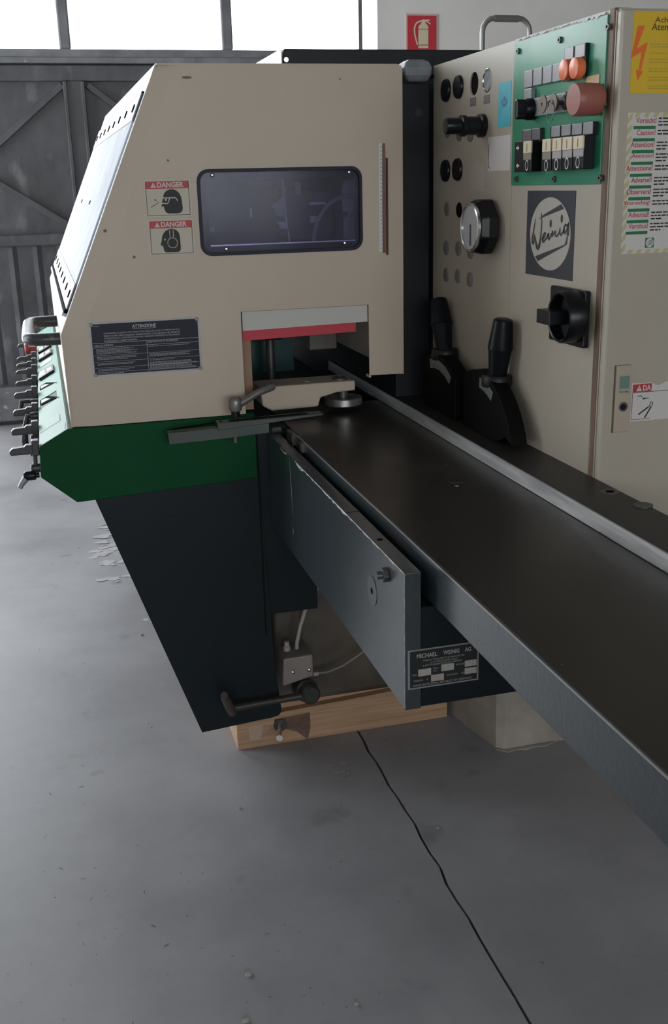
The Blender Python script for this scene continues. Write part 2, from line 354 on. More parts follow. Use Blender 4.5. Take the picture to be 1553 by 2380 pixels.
# window band over the doors
w = struct('window_1', MB().box((BW['x0'], BW['x1']), (7.27, 7.36), (2.300, 2.345)).box((BW['x0'], BW['x1']), (7.27, 7.36), (4.22, 4.3)), DOORF, 'blown-out bright window band above the dark steel doors')
mx = [.274-1.034*k for k in range(2, 0, -1)]+[.285, 1.308]
for k, x in enumerate(mx): MB().box((x-.035, x+.035), (7.26, 7.36), (2.345, 4.22)).build('mullion', DOORF, w, bevel=.01)
MB().box((2.195, 2.22), (7.27, 7.35), (2.345, 4.22)).build('mullion', DOORF, w)
xs = [BW['x0']]+mx+[2.205, 2.335]
for a, b in zip(xs[:-1], xs[1:]): MB().box((a+.03, b-.015), (7.315, 7.322), (2.345, 4.22)).build('pane', SKYPANE, w)
# dark sheet steel doors below the windows
d = struct('door_1', MB().box((GX, 2.335), (7.33, 7.4), (0, 2.30)), DOORM, 'dark scuffed sheet steel sliding door with rails and diagonal braces')
MB().box((GX, 2.33), (7.26, 7.33), (2.262, 2.300)).build('top_rail', DOORF, d, bevel=.006)
MB().box((GX, 2.33), (7.28, 7.33), (2.16, 2.255)).build('rail', DOORM, d, bevel=.006)
MB().box((GX, 2.33), (7.27, 7.33), (1.165, 1.24)).build('rail', DOORM, d, bevel=.008)
MB().box((GX, 2.33), (7.25, 7.33), (.03, .26)).build('bottom_rail', DOORF, d, bevel=.006)
for x in (.315, 1.42): 
    for s in (-1, 1): MB().box((x+s*.055-.012, x+s*.055+.012), (7.27, 7.33), (.26, 2.16)).build('post', DOORM, d, bevel=.004)
    MB().box((x-.043, x+.043), (7.29, 7.33), (.26, 2.16)).build('post_web', DOORM, d)
for x0, x1 in ((-.80, .25), (.38, 1.35)):
    for a, b, c, e in ((x1-.02, 2.14, x0+.25, 1.5) if x0 < 0 else (x0+.02, 2.14, x1-.25, 1.5),):
        pass
def brace(xa, za, xb, zb, wdt=.04):
    dx, dz = xb-xa, zb-za; l = math.hypot(dx, dz); nx, nz = -dz/l*wdt/2, dx/l*wdt/2
    MB().ext([(xa+nx, za+nz), (xb+nx, zb+nz), (xb-nx, zb-nz), (xa-nx, za-nz)], 1, 7.285, 7.33).build('brace', DOORM, d, bevel=.004)
brace(.245, 2.14, -.30, 1.70); brace(.40, 2.14, 1.0, 1.68); brace(.245, 1.26, -.30, 1.62)
x = -1.1
while x < 2.3:                                                       # pressed ribs of the sheet
    if abs(x-.315) > .1: MB().ext([(x-.03, 7.33), (x, 7.322), (x+.03, 7.33)], 2, .27, 1.16).build('rib', DOORM, d)
    x += .155
x = 9
while x < .2: MB().ext([(x-.015, 7.33), (x, 7.32), (x+.015, 7.33)], 2, 1.25, 2.15).build('rib', DOORM, d); x += .19
# extinguisher sign on the wall
WF = Frame((0, 7.3, 0), (1, 0, 0), (0, 0, 1))
t = thing('extinguisher_sign', (2.65, 7.29, 2.28), 'red fire extinguisher sign on the pale back wall', 'sign')
MBx = MB(); WF.slab(MBx, rect(2.535, 2.27, 2.762, 2.58), .001, .006); MBx.build('backing', mat('sign_border', (.62, .42, .38), .5), t)
MBx = MB(); WF.slab(MBx, rect(2.545, 2.275, 2.752, 2.570), .006, .0075); MBx.build('red_field', mat('sign_red', (.52, .03, .045), .5), t)
z8 = lambda X, Y: WF.px(900+X/4.314, Y/4.314, .008)
ICO = mat('sign_cream', (.62, .56, .40), .5); mb = MB()
WF.flat(mb, [z8(*q) for q in ((313, 484), (413, 484), (413, 456), (313, 456))], .0085)
WF.flat(mb, [z8(*q) for q in ((313, 448), (413, 448), (413, 296), (313, 296))], .0085)
WF.flat(mb, [z8(*q) for q in ((313, 289), (413, 289), (412, 262), (388, 236), (380, 222), (385, 212), (428, 208), (428, 196), (352, 194), (348, 222), (338, 238), (316, 262))], .0085)
WF.stroke(mb, [z8(*q) for q in ((350, 212), (318, 216), (290, 235), (274, 280), (276, 340), (290, 400), (305, 452))], .010, .0086)
WF.stroke(mb, [z8(*q) for q in ((385, 214), (412, 222), (434, 242))], .008, .0086)
mb.build('pictogram', ICO, t)
# hand truck standing behind the machine: only its tube handle rises into view
t = thing('hand_truck', (2.24, 5.0, 0), 'grey tubular trolley handle showing behind the control cabinet', 'trolley')
TUBE = mat('grey_tube', (.25, .25, .235), .35, metal=.4)
pts = [(2.118, 5, .12)]+[(2.118, 5, 2.12)]+[(2.178-.06*math.cos(a), 5, 2.168+.06*math.sin(a)) for a in (0, .4, .8, 1.2, 1.57)]+[(2.30+.06*math.sin(a), 5, 2.168+.06*math.cos(a)) for a in (0, .4, .8, 1.2, 1.57)]+[(2.36, 5, 2.12), (2.36, 5, .12)]
MB().tube(pts, .0125, 14).build('handle_tube', TUBE, t)
MB().tube([(2.175, 5, 2.226), (2.30, 5, 2.226)], .0155, 14).build('hand_grip', mat('grip_grey', (.17, .165, .15), .6), t)
for zz in (.5, 1.1): MB().tube([(2.118, 5, zz), (2.36, 5, zz)], .01).build('crossbar', TUBE, t)
MB().box((2.1, 2.38), (4.75, 5.0), (.10, .112)).build('toe_plate', TUBE, t)
for s in (2.07, 2.41): MB().cyl((s-.02, 5.08, .1), (1, 0, 0), .1, .04).build('wheel', BLACKP, t)
# ================================================================== MACHINE HOOD (guard over the cutters)
YH, YB = 2.43, 4.12
HF = Frame((0, YH, 0), (1, 0, 0), (0, 0, 1))
hood = thing('machine_hood', (.45, 3.2, .98), 'beige steel guard hood with slanted side and small viewing window, over the green console', 'machine hood')
# front sheet: flat field + folded left margin
K1, K2 = (.030, .981), (.027, 1.193)
TOPL, TOPR = (.280, 1.756), (.835, 1.756)
inner = [(.075, .981), (.072, 1.185), (.300, 1.700), (.330, 1.756)]
outer = inner[:1]+[(.437, .981), (.437, 1.222), (.747, 1.222), (.747, 1.052), (.834, 1.050), (.835, 1.744), (.823, 1.756)]+inner[:0:-1]
WIN = rrect(.357, 1.356, .731, 1.534, .022)
mb = MB(); HF.plate(mb, outer, [WIN], -.004, 0)
ledge = [(K1[0], K1[1]), (K2[0], K2[1]), (.272, 1.738), (.288, 1.756)]
for a in range(3):
    p0, p1, q0, q1 = inner[a], inner[a+1], ledge[a], ledge[a+1]
    A = [HF.p(*p0, 0), HF.p(*p1, 0), HF.p(*q1, -.007), HF.p(*q0, -.007)]
    B = [HF.p(*p0, -.004), HF.p(*p1, -.004), HF.p(*q1, -.011), HF.p(*q0, -.011)]
    mb.loft(A, B)
mb.build('front_sheet', BEIGE, hood, bevel=.0015)
y0 = YH+.005
mb = MB()
t_ = .004
mb.ext([(.030, .981), (.027, 1.193), (.031, 1.193), (.034, .981)], 1, y0, YB)
mb.build('side_sheet', BEIGE, hood)
MB().ext([(.280, 1.756), (.823, 1.756), (.832, 1.752), (.835, 1.744), (.835, 1.05), (.831, 1.05), (.831, 1.742), (.821, 1.752), (.282, 1.752)], 1, YH-.0005, YB).build('roof_sheet', BEIGE, hood)
mb = MB().ext([(.03, .99), (.03, 1.19), (.28, 1.752), (.83, 1.752), (.83, 1.05), (.75, 1.05), (.75, .99)], 1, YB-.006, YB).build('rear_sheet', BEIGE, hood)
# slanted side: frame with a riveted clear sheet
sl = Vector((.280-.027, 0, 1.756-1.193)); SL = sl.length
SF = Frame((.027, YH+.012, 1.193), (0, -1, 0), sl)       # u runs towards the viewer, n points up-left
YL = YB-YH-.012
mb = MB(); SF.plate(mb, rect(-YL, 0, 0, SL), [rect(-YL+.10, .075, -.075, SL-.075)], -.004, 0); mb.build('slanted_sheet', WHITEM, hood)
PANEC = pane_mat('polycarbonate_painted_glare', (.80, .84, .88), .88, (.66, .70, .76), gk=.25, rough=.4)  # pale haze stands for sky reflected in a clear sheet
mb = MB(); SF.slab(mb, rect(-YL+.05, .055, -.040, SL-.062), .001, .004); mb.build('side_pane', PANEC, hood, label='clear side pane, reflected sky painted as pale haze, in the slanted face')
for b0, b1 in ((.055, .115), (SL-.125, SL-.062)):
    mb = MB(); SF.slab(mb, rect(-YL+.05, b0, -.032, b1), .004, .0055); st = mb.build('rivet_strip', ALU, hood)
    for k in range(8):
        a = -.10-k*.205
        if a > -YL+.08:
            mb = MB(); mb.cyl(SF.p(a, (b0+b1)/2, .005), SF.n, .0095, .003, 12); mb.build('rivet', BLACKM, st)
mb = MB()
for a in (-.6, -1.1): mb.cyl(SF.p(a, .3, .003), SF.n, .006, .003, 10)
SF.slab(mb, rect(-YL+.045, .045, -.034, .055), .0, .008); SF.slab(mb, rect(-YL+.045, SL-.062, -.034, SL-.058), .0, .004)
mb.build('seal', BLACKM, hood)
mb = MB(); SF.slab(mb, rect(-YL+.045, .038, -.034, .047), .0, .010); mb.build('ledge', WHITEM, hood)
# front viewing window
mb = MB(); HF.plate(mb, rrect(.352, 1.351, .735, 1.539, .026), [rrect(.3595, 1.3585, .7285, 1.5315, .020)], -.003, .003)
vw = mb.build('window_seal', NAVY, hood, bevel=.001)
PANET = pane_mat('tinted_pane_plastic', (.66, .65, .78), .10, (.34, .34, .42), gk=.4, rough=.15)
mb = MB(); HF.plate(mb, rrect(.357, 1.356, .731, 1.534, .02), [], -.009, -.006); mb.build('viewing_pane', PANET, hood, label='violet tinted hazy viewing pane')
mb = MB(); HF.plate(mb, rrect(.345, 1.344, .743, 1.546, .02), [rect(.377, 1.374, .7205, 1.516)], -.016, -.013); mb.build('inner_frame', NAVY, hood)
mb = MB(); HF.slab(mb, rect(.377, 1.3715, .7205, 1.3745), -.013, -.0105); mb.build('inner_sill', CHROME, hood)
for q in ((494, 407), (812, 400), (527, 579), (802, 565)):
    a, b = HF.px(*q, -.004); MB().lathe(HF.p(a, b, -.006), HF.n, [(.0045, 0), (.0045, .002), (.003, .004), (.001, .0045)], 14).build('screw', CHROME, hood)
# lip and red bar over the infeed opening
mb = MB(); HF.slab(mb, [(.440, 1.1775), (.745, 1.1825), (.745, 1.2215), (.440, 1.2215)], -.012, -.004); mb.build('opening_lip', BEIGE_L, hood)
mb = MB(); HF.slab(mb, [(.440, 1.153), (.718, 1.159), (.718, 1.181), (.440, 1.178)], -.020, -.013); mb.build('red_bar', REDP, hood)
mb = MB(); HF.slab(mb, rect(.747, 1.046, .752, 1.052), -.03, -.004); HF.slab(mb, rect(.831, 1.052, .835, 1.75), -.05, -.004); mb.build('edge_flange', BEIGE, hood)
mb = MB(); mb.box((.440, .462), (YH+.03, YH+.20), (.985, 1.153)); mb.build('inner_edge_panel', BROWN_LIT, hood, label='inner left edge panel of the opening, brownish light painted in')  # hood's inner edge panel, brownish light put into its colour
# measuring rules on the right of the front
mb = MB(); HF.slab(mb, [HF.px(*q) for q in ((881, 585), (889, 585), (888, 333), (880, 333))], 0, .0015); r1 = mb.build('rule', mat('rule_white', (.58, .57, .55), .4), hood)
mb = MB()
for k in range(26):
    z = .0
    a, b = HF.px(885+.02*k, 342+k*9.4); HF.flat(mb, circ(a, b, .0012, 8), .0019)
mb.build('marks', INK, r1)
mb = MB(); HF.slab(mb, [HF.px(*q) for q in ((890, 587), (897, 587), (893.5, 333), (888, 333))], 0, .006); mb.build('brown_strip', BRASS, hood)
mb = MB(); HF.slab(mb, [HF.px(*q) for q in ((898, 592), (902, 592), (900.5, 367), (896.5, 367))], 0, .004); mb.build('slot', mat('slot_dark', (.05, .02, .015), .6), hood)
# grab handle on the left band
GH = mat('worn_black_handle', (.045, .045, .048), .35, spots=[((.16, .16, .17), .64, 18, .1)])
def arc_handle(y):
    return [(.030, y, 1.158), (-.02, y, 1.158)]
mb = MB(); H0, H1 = 2.67, 3.05
pts = [(.031, H0, 1.155), (0, H0, 1.155), (-.028, H0+.002, 1.155), (-.043, H0+.014, 1.155), (-.049, H0+.04, 1.155), (-.050, (H0+H1)/2, 1.155), (-.049, H1-.04, 1.155), (-.043, H1-.014, 1.155), (-.028, H1-.002, 1.155), (0, H1, 1.155), (.031, H1, 1.155)]
mb.tube(pts, .0155, 14); mb.build('grab_handle', GH, hood, label='worn black grab handle on the left side')
# grey latch knob at the top right
mb = MB(); p0 = [(.850, 2.455), (.918, 2.455), (.921, 2.53), (.852, 2.53)]
def ring3(z, s, dx=0): 
    cx, cy = .885+dx, 2.49; return [(cx+(a-cx)*s, cy+(b-cy)*s, z) for a, b in p0]
lv = [(1.722, .72, .004), (1.735, .95, .002), (1.752, 1, 0), (1.764, .85, -.003), (1.770, .5, -.004)]
for (z0, s0, d0), (z1, s1, d1) in zip(lv[:-1], lv[1:]): mb.loft(ring3(z0, s0, d0), ring3(z1, s1, d1), cap=(z0 == 1.722 or z1 == 1.770))
mb.build('latch_knob', GREYB, hood, bevel=.006, label='worn grey latch knob')
mb = MB().cyl((.836, 2.49, 1.745), (1, 0, 0), .006, .02, 10).build('latch_pin', BLACKP, hood)
mb = MB()
for q, r in (((390, 373), .0035), ((434, 180), .011), ((312, 597), .004), ((245, 537), .0045), ((268, 559), .003), ((186, 831), .0025), ((195, 891), .0045), ((790, 184), .0025), ((283, 486), .002)):
    a, b = HF.px(*q)
    if a < .075+max(0, (b-1.18))*.44: d = -.004
    else: d = 0
    if q == (434, 180): HF.flat(mb, circ(a, b, r, 20, .25), .0006)
    else: HF.flat(mb, blob(a, b, r, 9, rb), .0006 if d == 0 else -.002)
mb.build('enamel_chips', mat('chipped_brown', (.16, .13, .10), .7), hood, kind='stuff', label='small brown chips and stains in the beige enamel')

# ---- DANGER stickers
def z5(X, Y): return (180+X/4.76, 400+Y/4.76)
def danger(cs, kind, lbl):
    cs = [HF.px(*z5(*q)) for q in cs]
    a0 = (cs[0][0]+cs[3][0])/2; a1 = (cs[1][0]+cs[2][0])/2; b1 = (cs[0][1]+cs[1][1])/2; b0 = (cs[2][1]+cs[3][1])/2
    w, h = a1-a0, b1-b0
    X = lambda u: a0+u*w
    Z = lambda v: b0+v*h
    mb = MB(); HF.slab(mb, rect(a0, b0, a1, b1), .0, .0008); s = mb.build('danger_sticker', CREAMS, hood, label=lbl)
    mb = MB(); d = .0012
    for r in (rect(X(.04), Z(.04), X(.96), Z(.052)), rect(X(.04), Z(.04), X(.05), Z(.95)), rect(X(.95), Z(.04), X(.96), Z(.95))): HF.flat(mb, r, d)
    s1 = mb.build('frame_line', INK, s)
    mb = MB(); HF.flat(mb, rect(X(.04), Z(.755), X(.96), Z(.955)), d); mb.build('red_band', RED, s)
    mb = MB(); HF.text(mb, 'DANGER', X(.285), Z(.785), w*.565, h*.145, .0018, bold=.035)
    tri = [(X(.145), Z(.785)), (X(.265), Z(.785)), (X(.205), Z(.93))]; HF.flat(mb, tri, .0018)
    mb.build('lettering', mat('sticker_lettering', (.62, .50, .46), .6), s)
    mb = MB(); HF.flat(mb, rect(X(.201), Z(.82), X(.209), Z(.885)), .0022); HF.flat(mb, rect(X(.201), Z(.797), X(.209), Z(.81)), .0022); mb.build('exclamation_mark', RED, s)
    mb = MB(); mw = MB()
    P = lambda pts: [HF.px(*z5(*q)) for q in pts]
    if kind == 'eye':
        HF.flat(mb, P([(948, 290), (950, 255), (965, 225), (990, 203), (1025, 191), (1060, 191), (1095, 205), (1125, 232), (1145, 270), (1155, 320), (1163, 380), (1165, 410), (1155, 437), (1135, 452), (1100, 456), (1010, 458), (985, 448), (970, 430), (960, 400), (956, 382), (930, 380), (929, 372), (938, 350), (936, 330)]), d)
        HF.stroke(mb, P([(812, 392), (903, 335), (850, 305)]), .0013, d)
        HF.flat(mb, P([(850, 300), (872, 306), (862, 322)]), d)
        lw = .0022
        HF.stroke(mw, P([(942, 290), (960, 286), (1020, 285), (1075, 283), (1098, 297), (1108, 320)]), lw, .0018)
        HF.stroke(mw, P([(932, 345), (960, 347), (995, 347), (1006, 335), (1015, 300), (1020, 285)]), lw, .0018)
        a, b = HF.px(*z5(977, 308)); HF.flat(mw, circ(a, b, .0025, 12), .0018)
    else:
        HF.flat(mb, P([(932, 760), (936, 715), (950, 680), (975, 650), (1010, 632), (1050, 628), (1090, 638), (1118, 665), (1132, 700), (1138, 760), (1144, 830), (1142, 860), (1125, 880), (1090, 886), (985, 888), (962, 875), (955, 850), (948, 815), (922, 812), (922, 800)]), d)
        lw = .0014
        HF.stroke(mw, P([(1017, 640), (1028, 740)]), lw, .0018); HF.stroke(mw, P([(1057, 636), (1063, 732)]), lw, .0018)
        a, b = HF.px(*z5(1053, 782)); HF.ring(mw, (a, b), .0102, .0116, .0018)
        HF.flat(mb, circ(a, b, .0101), .0020)
        a, b = HF.px(*z5(968, 747)); HF.flat(mw, circ(a, b, .002, 12), .0018)
    mb.build('head_pictogram', INK, s); mw.build('pictogram_lines', CREAMS, s)
danger([(718, 90), (1240, 72), (1278, 482), (762, 507)], 'eye', 'upper danger sticker with goggled head')
danger([(768, 533), (1278, 508), (1308, 900), (808, 935)], 'ear', 'lower danger sticker with ear protection head')

# ---- ATTENZIONE plate
c = [HF.px(*q) for q in ((205, 752), (463, 735), (468, 855), (219, 880))]
a0 = (c[0][0]+c[3][0])/2; a1 = (c[1][0]+c[2][0])/2; b1 = (c[0][1]+c[1][1])/2; b0 = (c[2][1]+c[3][1])/2
mb = MB(); HF.slab(mb, rect(a0, b0, a1, b1), 0, .0012); pl = mb.build('notice_plate', ALU, hood, label='dark notice plate headed ATTENZIONE')
w, h = a1-a0, b1-b0; A = lambda u: a0+u*w; B = lambda v: b0+v*h
mb = MB(); HF.flat(mb, rect(A(.015), B(.03), A(.985), B(.97)), .0016); mb.build('dark_field', NAVY, pl)
mb = MB(); D = .002; PR = mat('plate_print', (.45, .43, .44), .6)
HF.text(mb, 'ATTENZIONE', A(.385), B(.865), w*.215, h*.062, D, bold=.02); HF.flat(mb, rect(A(.385), B(.845), A(.60), B(.85)), D)
T = ['LAVORANDO A QUESTA MACCHINA CON LAME CIRCOLARI O UTENSILI IN CUI I', 'PEZZI O LORO PARTI POSSONO VENIRE RITORTI O ACCELERATI NEL SENSO DI',
     'AVANZAMENTO, SI DEVONO MONTARE I SEGUENTI DISPOSITIVI DI SICUREZZA', 'FUNZIONANTI CORRETTAMENTE:']
for k, l in enumerate(T): HF.text(mb, l, A(.125), B(.775-.047*k), w*(.69 if k < 3 else .295), h*.03, D)
HF.flat(mb, rect(A(.02), B(.93), A(.085), B(.937)), D)
for v in (.615, .535): HF.flat(mb, rect(A(.02), B(v), A(.98), B(v+.006)), D)
for v in (.385, .27, .155, .07): HF.flat(mb, rect(A(.02), B(v), A(.98), B(v+.004)), D)
HF.flat(mb, rect(A(.505), B(.04), A(.508), B(.62)), D)
HF.text(mb, 'TIPO DI IMPIEGO', A(.03), B(.555), w*.17, h*.035, D); HF.text(mb, 'DISPOSITIVO DI SICUREZZA', A(.52), B(.575), w*.275, h*.033, D)
mb.build('lettering', PR, pl)
mb = MB(); rw = random.Random(5)
for v0, v1, x1 in ((.41, .52, .44), (.30, .37, .41), (.20, .25, .39), (.085, .14, .40), (.035, .06, .33)):
    v = v1-.018
    while v > v0: HF.words(mb, A(.045), B(v), w*(x1-.045)*rw.uniform(.7, 1), h*.011, D, rw); v -= .022
for v0, v1, x1 in ((.495, .52, .9), (.30, .375, .93), (.235, .26, .75), (.055, .22, .96)):
    v = v1-.018
    while v > v0: HF.words(mb, A(.52), B(v), w*(x1-.52)*rw.uniform(.8, 1), h*.011, D, rw); v -= .020
mb.build('small_print', mat('plate_small_print', (.26, .25, .26), .6), pl, kind='stuff')
for u, v in ((.02, .96), (.98, .96), (.985, .03), (.02, .03)):
    MB().lathe(HF.p(A(u), B(v), .001), HF.n, [(.0042, 0), (.0042, .001), (.002, .003)], 12).build('rivet', ALU, pl)

# ================================================================== feeding gear seen through the window and opening
fg = thing('feed_unit', (.6, 2.8, .98), 'dim feed gear and hose inside the hood, seen through viewing window', 'machine part')
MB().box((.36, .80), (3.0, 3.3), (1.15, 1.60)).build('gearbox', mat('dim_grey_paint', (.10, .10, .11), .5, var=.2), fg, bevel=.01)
IF = Frame((0, 2.56, 0), (1, 0, 0), (0, 0, 1)); q6 = lambda X, Y: IF.px(440+X/3.106, 360+Y/3.106)
IW = mat('inner_white', (.62, .60, .60), .6); IG = mat('inner_grey', (.28, .27, .29), .5)
mb = MB(); IF.slab(mb, [q6(*p) for p in ((1118, 605), (1197, 605), (1185, 455), (1155, 450), (1183, 400), (1176, 183), (1120, 183), (1103, 240), (1108, 405), (1145, 410), (1145, 445), (1112, 450))], -.004, 0); mb.build('white_bracket', IW, fg)
mb = MB(); mb.tube([IF.p(*q6(*p), .012) for p in ((1180, 297), (1120, 297), (1060, 315), (1010, 345), (960, 400), (920, 470), (900, 540), (890, 620), (885, 720))], .0055); mb.build('air_hose', HOSE, fg)
mb = MB(); IF.slab(mb, [q6(*p) for p in ((668, 160), (680, 160), (690, 300), (705, 400), (700, 430), (640, 445), (600, 365), (680, 300))], -.003, 0); mb.build('guide_fin', IG, fg)
mb = MB(); IF.slab(mb, [q6(*p) for p in ((695, 435), (704, 435), (712, 525), (722, 560), (730, 632), (720, 632), (712, 540), (697, 520))], -.003, 0); IF.slab(mb, [q6(*p) for p in ((635, 482), (690, 482), (700, 540), (660, 530))], -.003, 0); mb.build('steel_edge', IW, fg)
mb = MB(); IF.slab(mb, [q6(*p) for p in ((763, 195), (803, 195), (808, 288), (770, 285))], -.003, 0); mb.build('tag', IG, fg)
mb = MB(); IF.slab(mb, [q6(*p) for p in ((876, 340), (985, 340), (985, 358), (876, 362))], -.02, 0); IF.slab(mb, [q6(*p) for p in ((880, 442), (925, 442), (905, 490), (880, 490))], -.02, 0); mb.build('link_bar', IW, fg)
mb = MB(); IF.slab(mb, [q6(*p) for p in ((437, 385), (452, 380), (454, 445), (442, 450))], -.003, 0); IF.slab(mb, [q6(*p) for p in ((152, 525), (182, 522), (184, 552), (154, 556))], -.01, 0); mb.build('steel_clip', IW, fg)
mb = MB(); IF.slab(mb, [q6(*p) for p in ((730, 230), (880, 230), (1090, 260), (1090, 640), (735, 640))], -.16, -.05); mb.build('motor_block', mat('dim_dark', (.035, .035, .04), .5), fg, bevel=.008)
# chamber behind the opening, rear post's beige darkened in place of shade
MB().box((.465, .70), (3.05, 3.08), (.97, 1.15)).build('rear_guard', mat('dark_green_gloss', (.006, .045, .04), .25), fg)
MB().box((.715, .795), (2.90, 2.95), (1.05, 1.22)).build('rear_post', mat('beige_with_shade', (.2, .18, .15), .6), fg, bevel=.003)
MB().cyl((.61, 2.95, .96), (0, 0, 1), .012, .19).build('spindle', STEELD, fg)
MB().cyl((.52, 2.80, 1.13), (1, 0, 0), .03, .09).build('feed_roller', STEELD, fg)

# ================================================================== black housing behind the hood
rh = thing('rear_housing', (.95, 3.3, .3), 'black boxy housing rising behind the beige hood and beside the control cabinet', 'machine housing')
mb = MB().ext([(.617, 1.7575), (1.30, 1.7575), (1.30, 1.818), (.624, 1.818)], 1, 2.70, 3.9); mb.build('top_duct', HOUS, rh, bevel=.003)
MB().box((.6155, .6185), (2.70, 3.9), (1.7575, 1.817)).build('duct_side', mat('duct_side_glare', (.5, .5, .5), .3, metal=.5, var=.2, scale=12), rh)  # bright sheet paints the glare on the black duct's left side
MB().box((.838, .927), (2.50, 3.9), (.30, 1.7565)).build('column', HOUS, rh, bevel=.002)
MB().box((.927, 1.30), (2.75, 3.9), (.30, 1.7565)).build('rear_box', HOUS, rh)
a = at(972, 262, 1, 2.50); MB().cyl((a.x, 2.4985, a.z), (0, -1, 0), .009, .001, 16).build('blanking_plug', mat('plug', (.012, .012, .014), .4), rh)
a = at(665, 143, 1, 2.70); MB().cyl((a.x, 2.699, a.z+.004), (0, -1, 0), .006, .002, 12).build('eyelet', CHROME, rh)
# ================================================================== CONTROL CONSOLE (green)
con = thing('control_console', (.2, 3.2, .80), 'green control console with slotted sloping top under the beige hood', 'machine console')
YC0, YC1 = 2.428, 4.5
mb = MB().ext([(-.046, .942), (-.050, .871), (.026, .803), (.458, .822), (.458, .9795), (.029, .9795), (.0235, .980)], 1, YC0, 2.56)
mb.ext([(-.046, .942), (-.050, .871), (.026, .803), (.458, .822), (.458, .9795), (.029, .9795), (.0235, .980)], 1, 2.56, YC1)
mb.build('console_body', GREEN, con, bevel=.002)
cs = Vector((.0235+.046, 0, .980-.942)); CSL = cs.length
KF = Frame((-.046, 0, .942), (0, -1, 0), cs)
def kpx(x, y): return KF.px(x, y)
mb = MB()
slots = []
TOPG = mat('green_enamel_glare', (.11, .27, .21), .48, spec=.35, var=.08, scale=8)  # green enamel lightened, window glare put into the colour
mb = MB(); KF.plate(mb, rect(-YC1+.002, .002, -YC0-.002, CSL-.002), [rect(-2.985, .006, -2.86, .060)], .0002, .0016)
mb.build('top_plate', TOPG, con, label='sloping top plate, window glare painted in as a pale green')
# counters, slots and labels on the sloping top: (y from, y to, kind)
for k, (ya, yb, kind) in enumerate(((2.86, 2.985, 'slot'), (3.09, 3.21, 'slot'), (3.30, 3.42, 'counter'), (3.56, 3.64, 'label'), (3.68, 3.80, 'counter'), (3.86, 3.96, 'counter'), (4.10, 4.16, 'label'), (4.25, 4.34, 'slot'))):
    if kind == 'slot':
        mb = MB(); KF.flat(mb, [(-yb, .008), (-ya-.05, .008), (-ya-.02, .062), (-ya, .062), (-ya, .066), (-yb, .030)], .0022); mb.build('lever_slot', BLACKM, con)
        mb = MB(); KF.slab(mb, [(-yb+.02, .012), (-ya-.06, .012), (-ya-.05, .040), (-yb+.03, .026)], .002, .004); mb.build('scale_tab', WHITE, con)
    elif kind == 'counter':
        mb = MB(); KF.slab(mb, rect(-yb, .010, -ya, .062), .0016, .010); cb = mb.build('counter', BLACKP, con, bevel=.001)
        mb = MB(); KF.slab(mb, rect(-yb+.01, .014, -ya-.02, .032), .010, .0105); KF.slab(mb, rect(-yb+.03, .040, -ya-.03, .056), .010, .0105); mb.build('counter_window', WHITE, cb)
    else:
        mb = MB(); KF.slab(mb, rect(-yb, .012, -ya, .055), .0016, .003); mb.build('label_plate', WHITE, con)
mb = MB()
for r in (rect(-2.64, .060, -2.565, .062), rect(-2.566, .004, -2.563, .062)): KF.flat(mb, r, .0022)
KF.flat(mb, [(-2.50, .074), (-2.445, .070), (-2.445, .072), (-2.50, .0755)], .0022)
mb.build('engraved_line', INK, con)
# clamping levers along the console edge
LEV = mat('dark_lever', (.035, .034, .036), .35, spots=[((.2, .2, .21), .72, 25, .1)])
def lever(y, z, l=.066, th=.012, block=True, drop=None, col=LEV, lab=None):
    mb = MB()
    x1 = -.047
    if block: mb.box((x1-.016, x1), (y-.012, y+.012), (z-.016, z+.020))
    mb.ext([(x1-.014, z-th), (x1-.014, z+.010), (x1-.030, z+.010), (x1-.032, z+.006), (x1-l+.006, z+.004), (x1-l, z-.002), (x1-l, z-th+.002), (x1-l+.004, z-th)], 1, y-.010, y+.010)
    o = mb.build('clamping_lever', col, con, bevel=.002)
    if lab: o['label'] = lab
for y, z in ((2.452, .936), (2.66, .938), (2.90, .938), (3.12, .945), (3.36, .938), (3.50, .950), (3.63, .952), (3.76, .955), (4.02, .965)):
    lever(y, z, th=.012 if y < 3.2 else .008)
MB().lathe((-.047, 3.90, .965), (-1, 0, 0), [(.010, 0), (.010, .02), (.020, .026), (.022, .035), (.018, .040)], 16).build('red_knob', mat('red_knob_plastic', (.30, .04, .04), .4), con)
def hang(y, z, pts, r, lab=None):
    mb = MB().tube(pts, r, 10); mb.lathe((-.047, y, z), (-1, 0, 0), [(.011, -.004), (.011, .012), (.009, .022), (.004, .024)], 14)
    mb.build('swing_lever', LEV, con, label=lab)
mb = MB()
hang(2.40+.06, .887, [(-.058, 2.46, .930), (-.059, 2.46, .900), (-.063, 2.46, .885)], [.006, .005, .008])
hang(2.86, .93, [(-.075, 2.86, .935), (-.085, 2.86, .90), (-.09, 2.86, .865), (-.088, 2.86, .842)], [.006, .008, .010, .009])
hang(2.72, .90, [(-.058, 2.72, .92), (-.064, 2.72, .88), (-.068, 2.72, .855)], [.006, .006, .010])
hang(3.05, .93, [(-.07, 3.05, .935), (-.092, 3.05, .935), (-.10, 3.05, .90)], [.006, .008, .006])
# silver crank at the lower left corner
P_ = lambda x, y: at(x, y, 1, 2.455)
mb = MB().cyl(P_(92, 1104), (-1, 0, 0), .006, .02, 14); mb.lathe(P_(84, 1104), (-1, 0, 0), [(.010, 0), (.0115, .004), (.0115, .022), (.007, .028)], 16); mb.build('crank_hub', BLACKP, con)
mb = MB().tube([P_(66, 1103), P_(60, 1112), P_(50, 1126), P_(46, 1134)], [.009, .0085, .0065, .006], 12); mb.build('crank_arm', mat('silver_lever', (.34, .34, .35), .35, metal=.5), con)

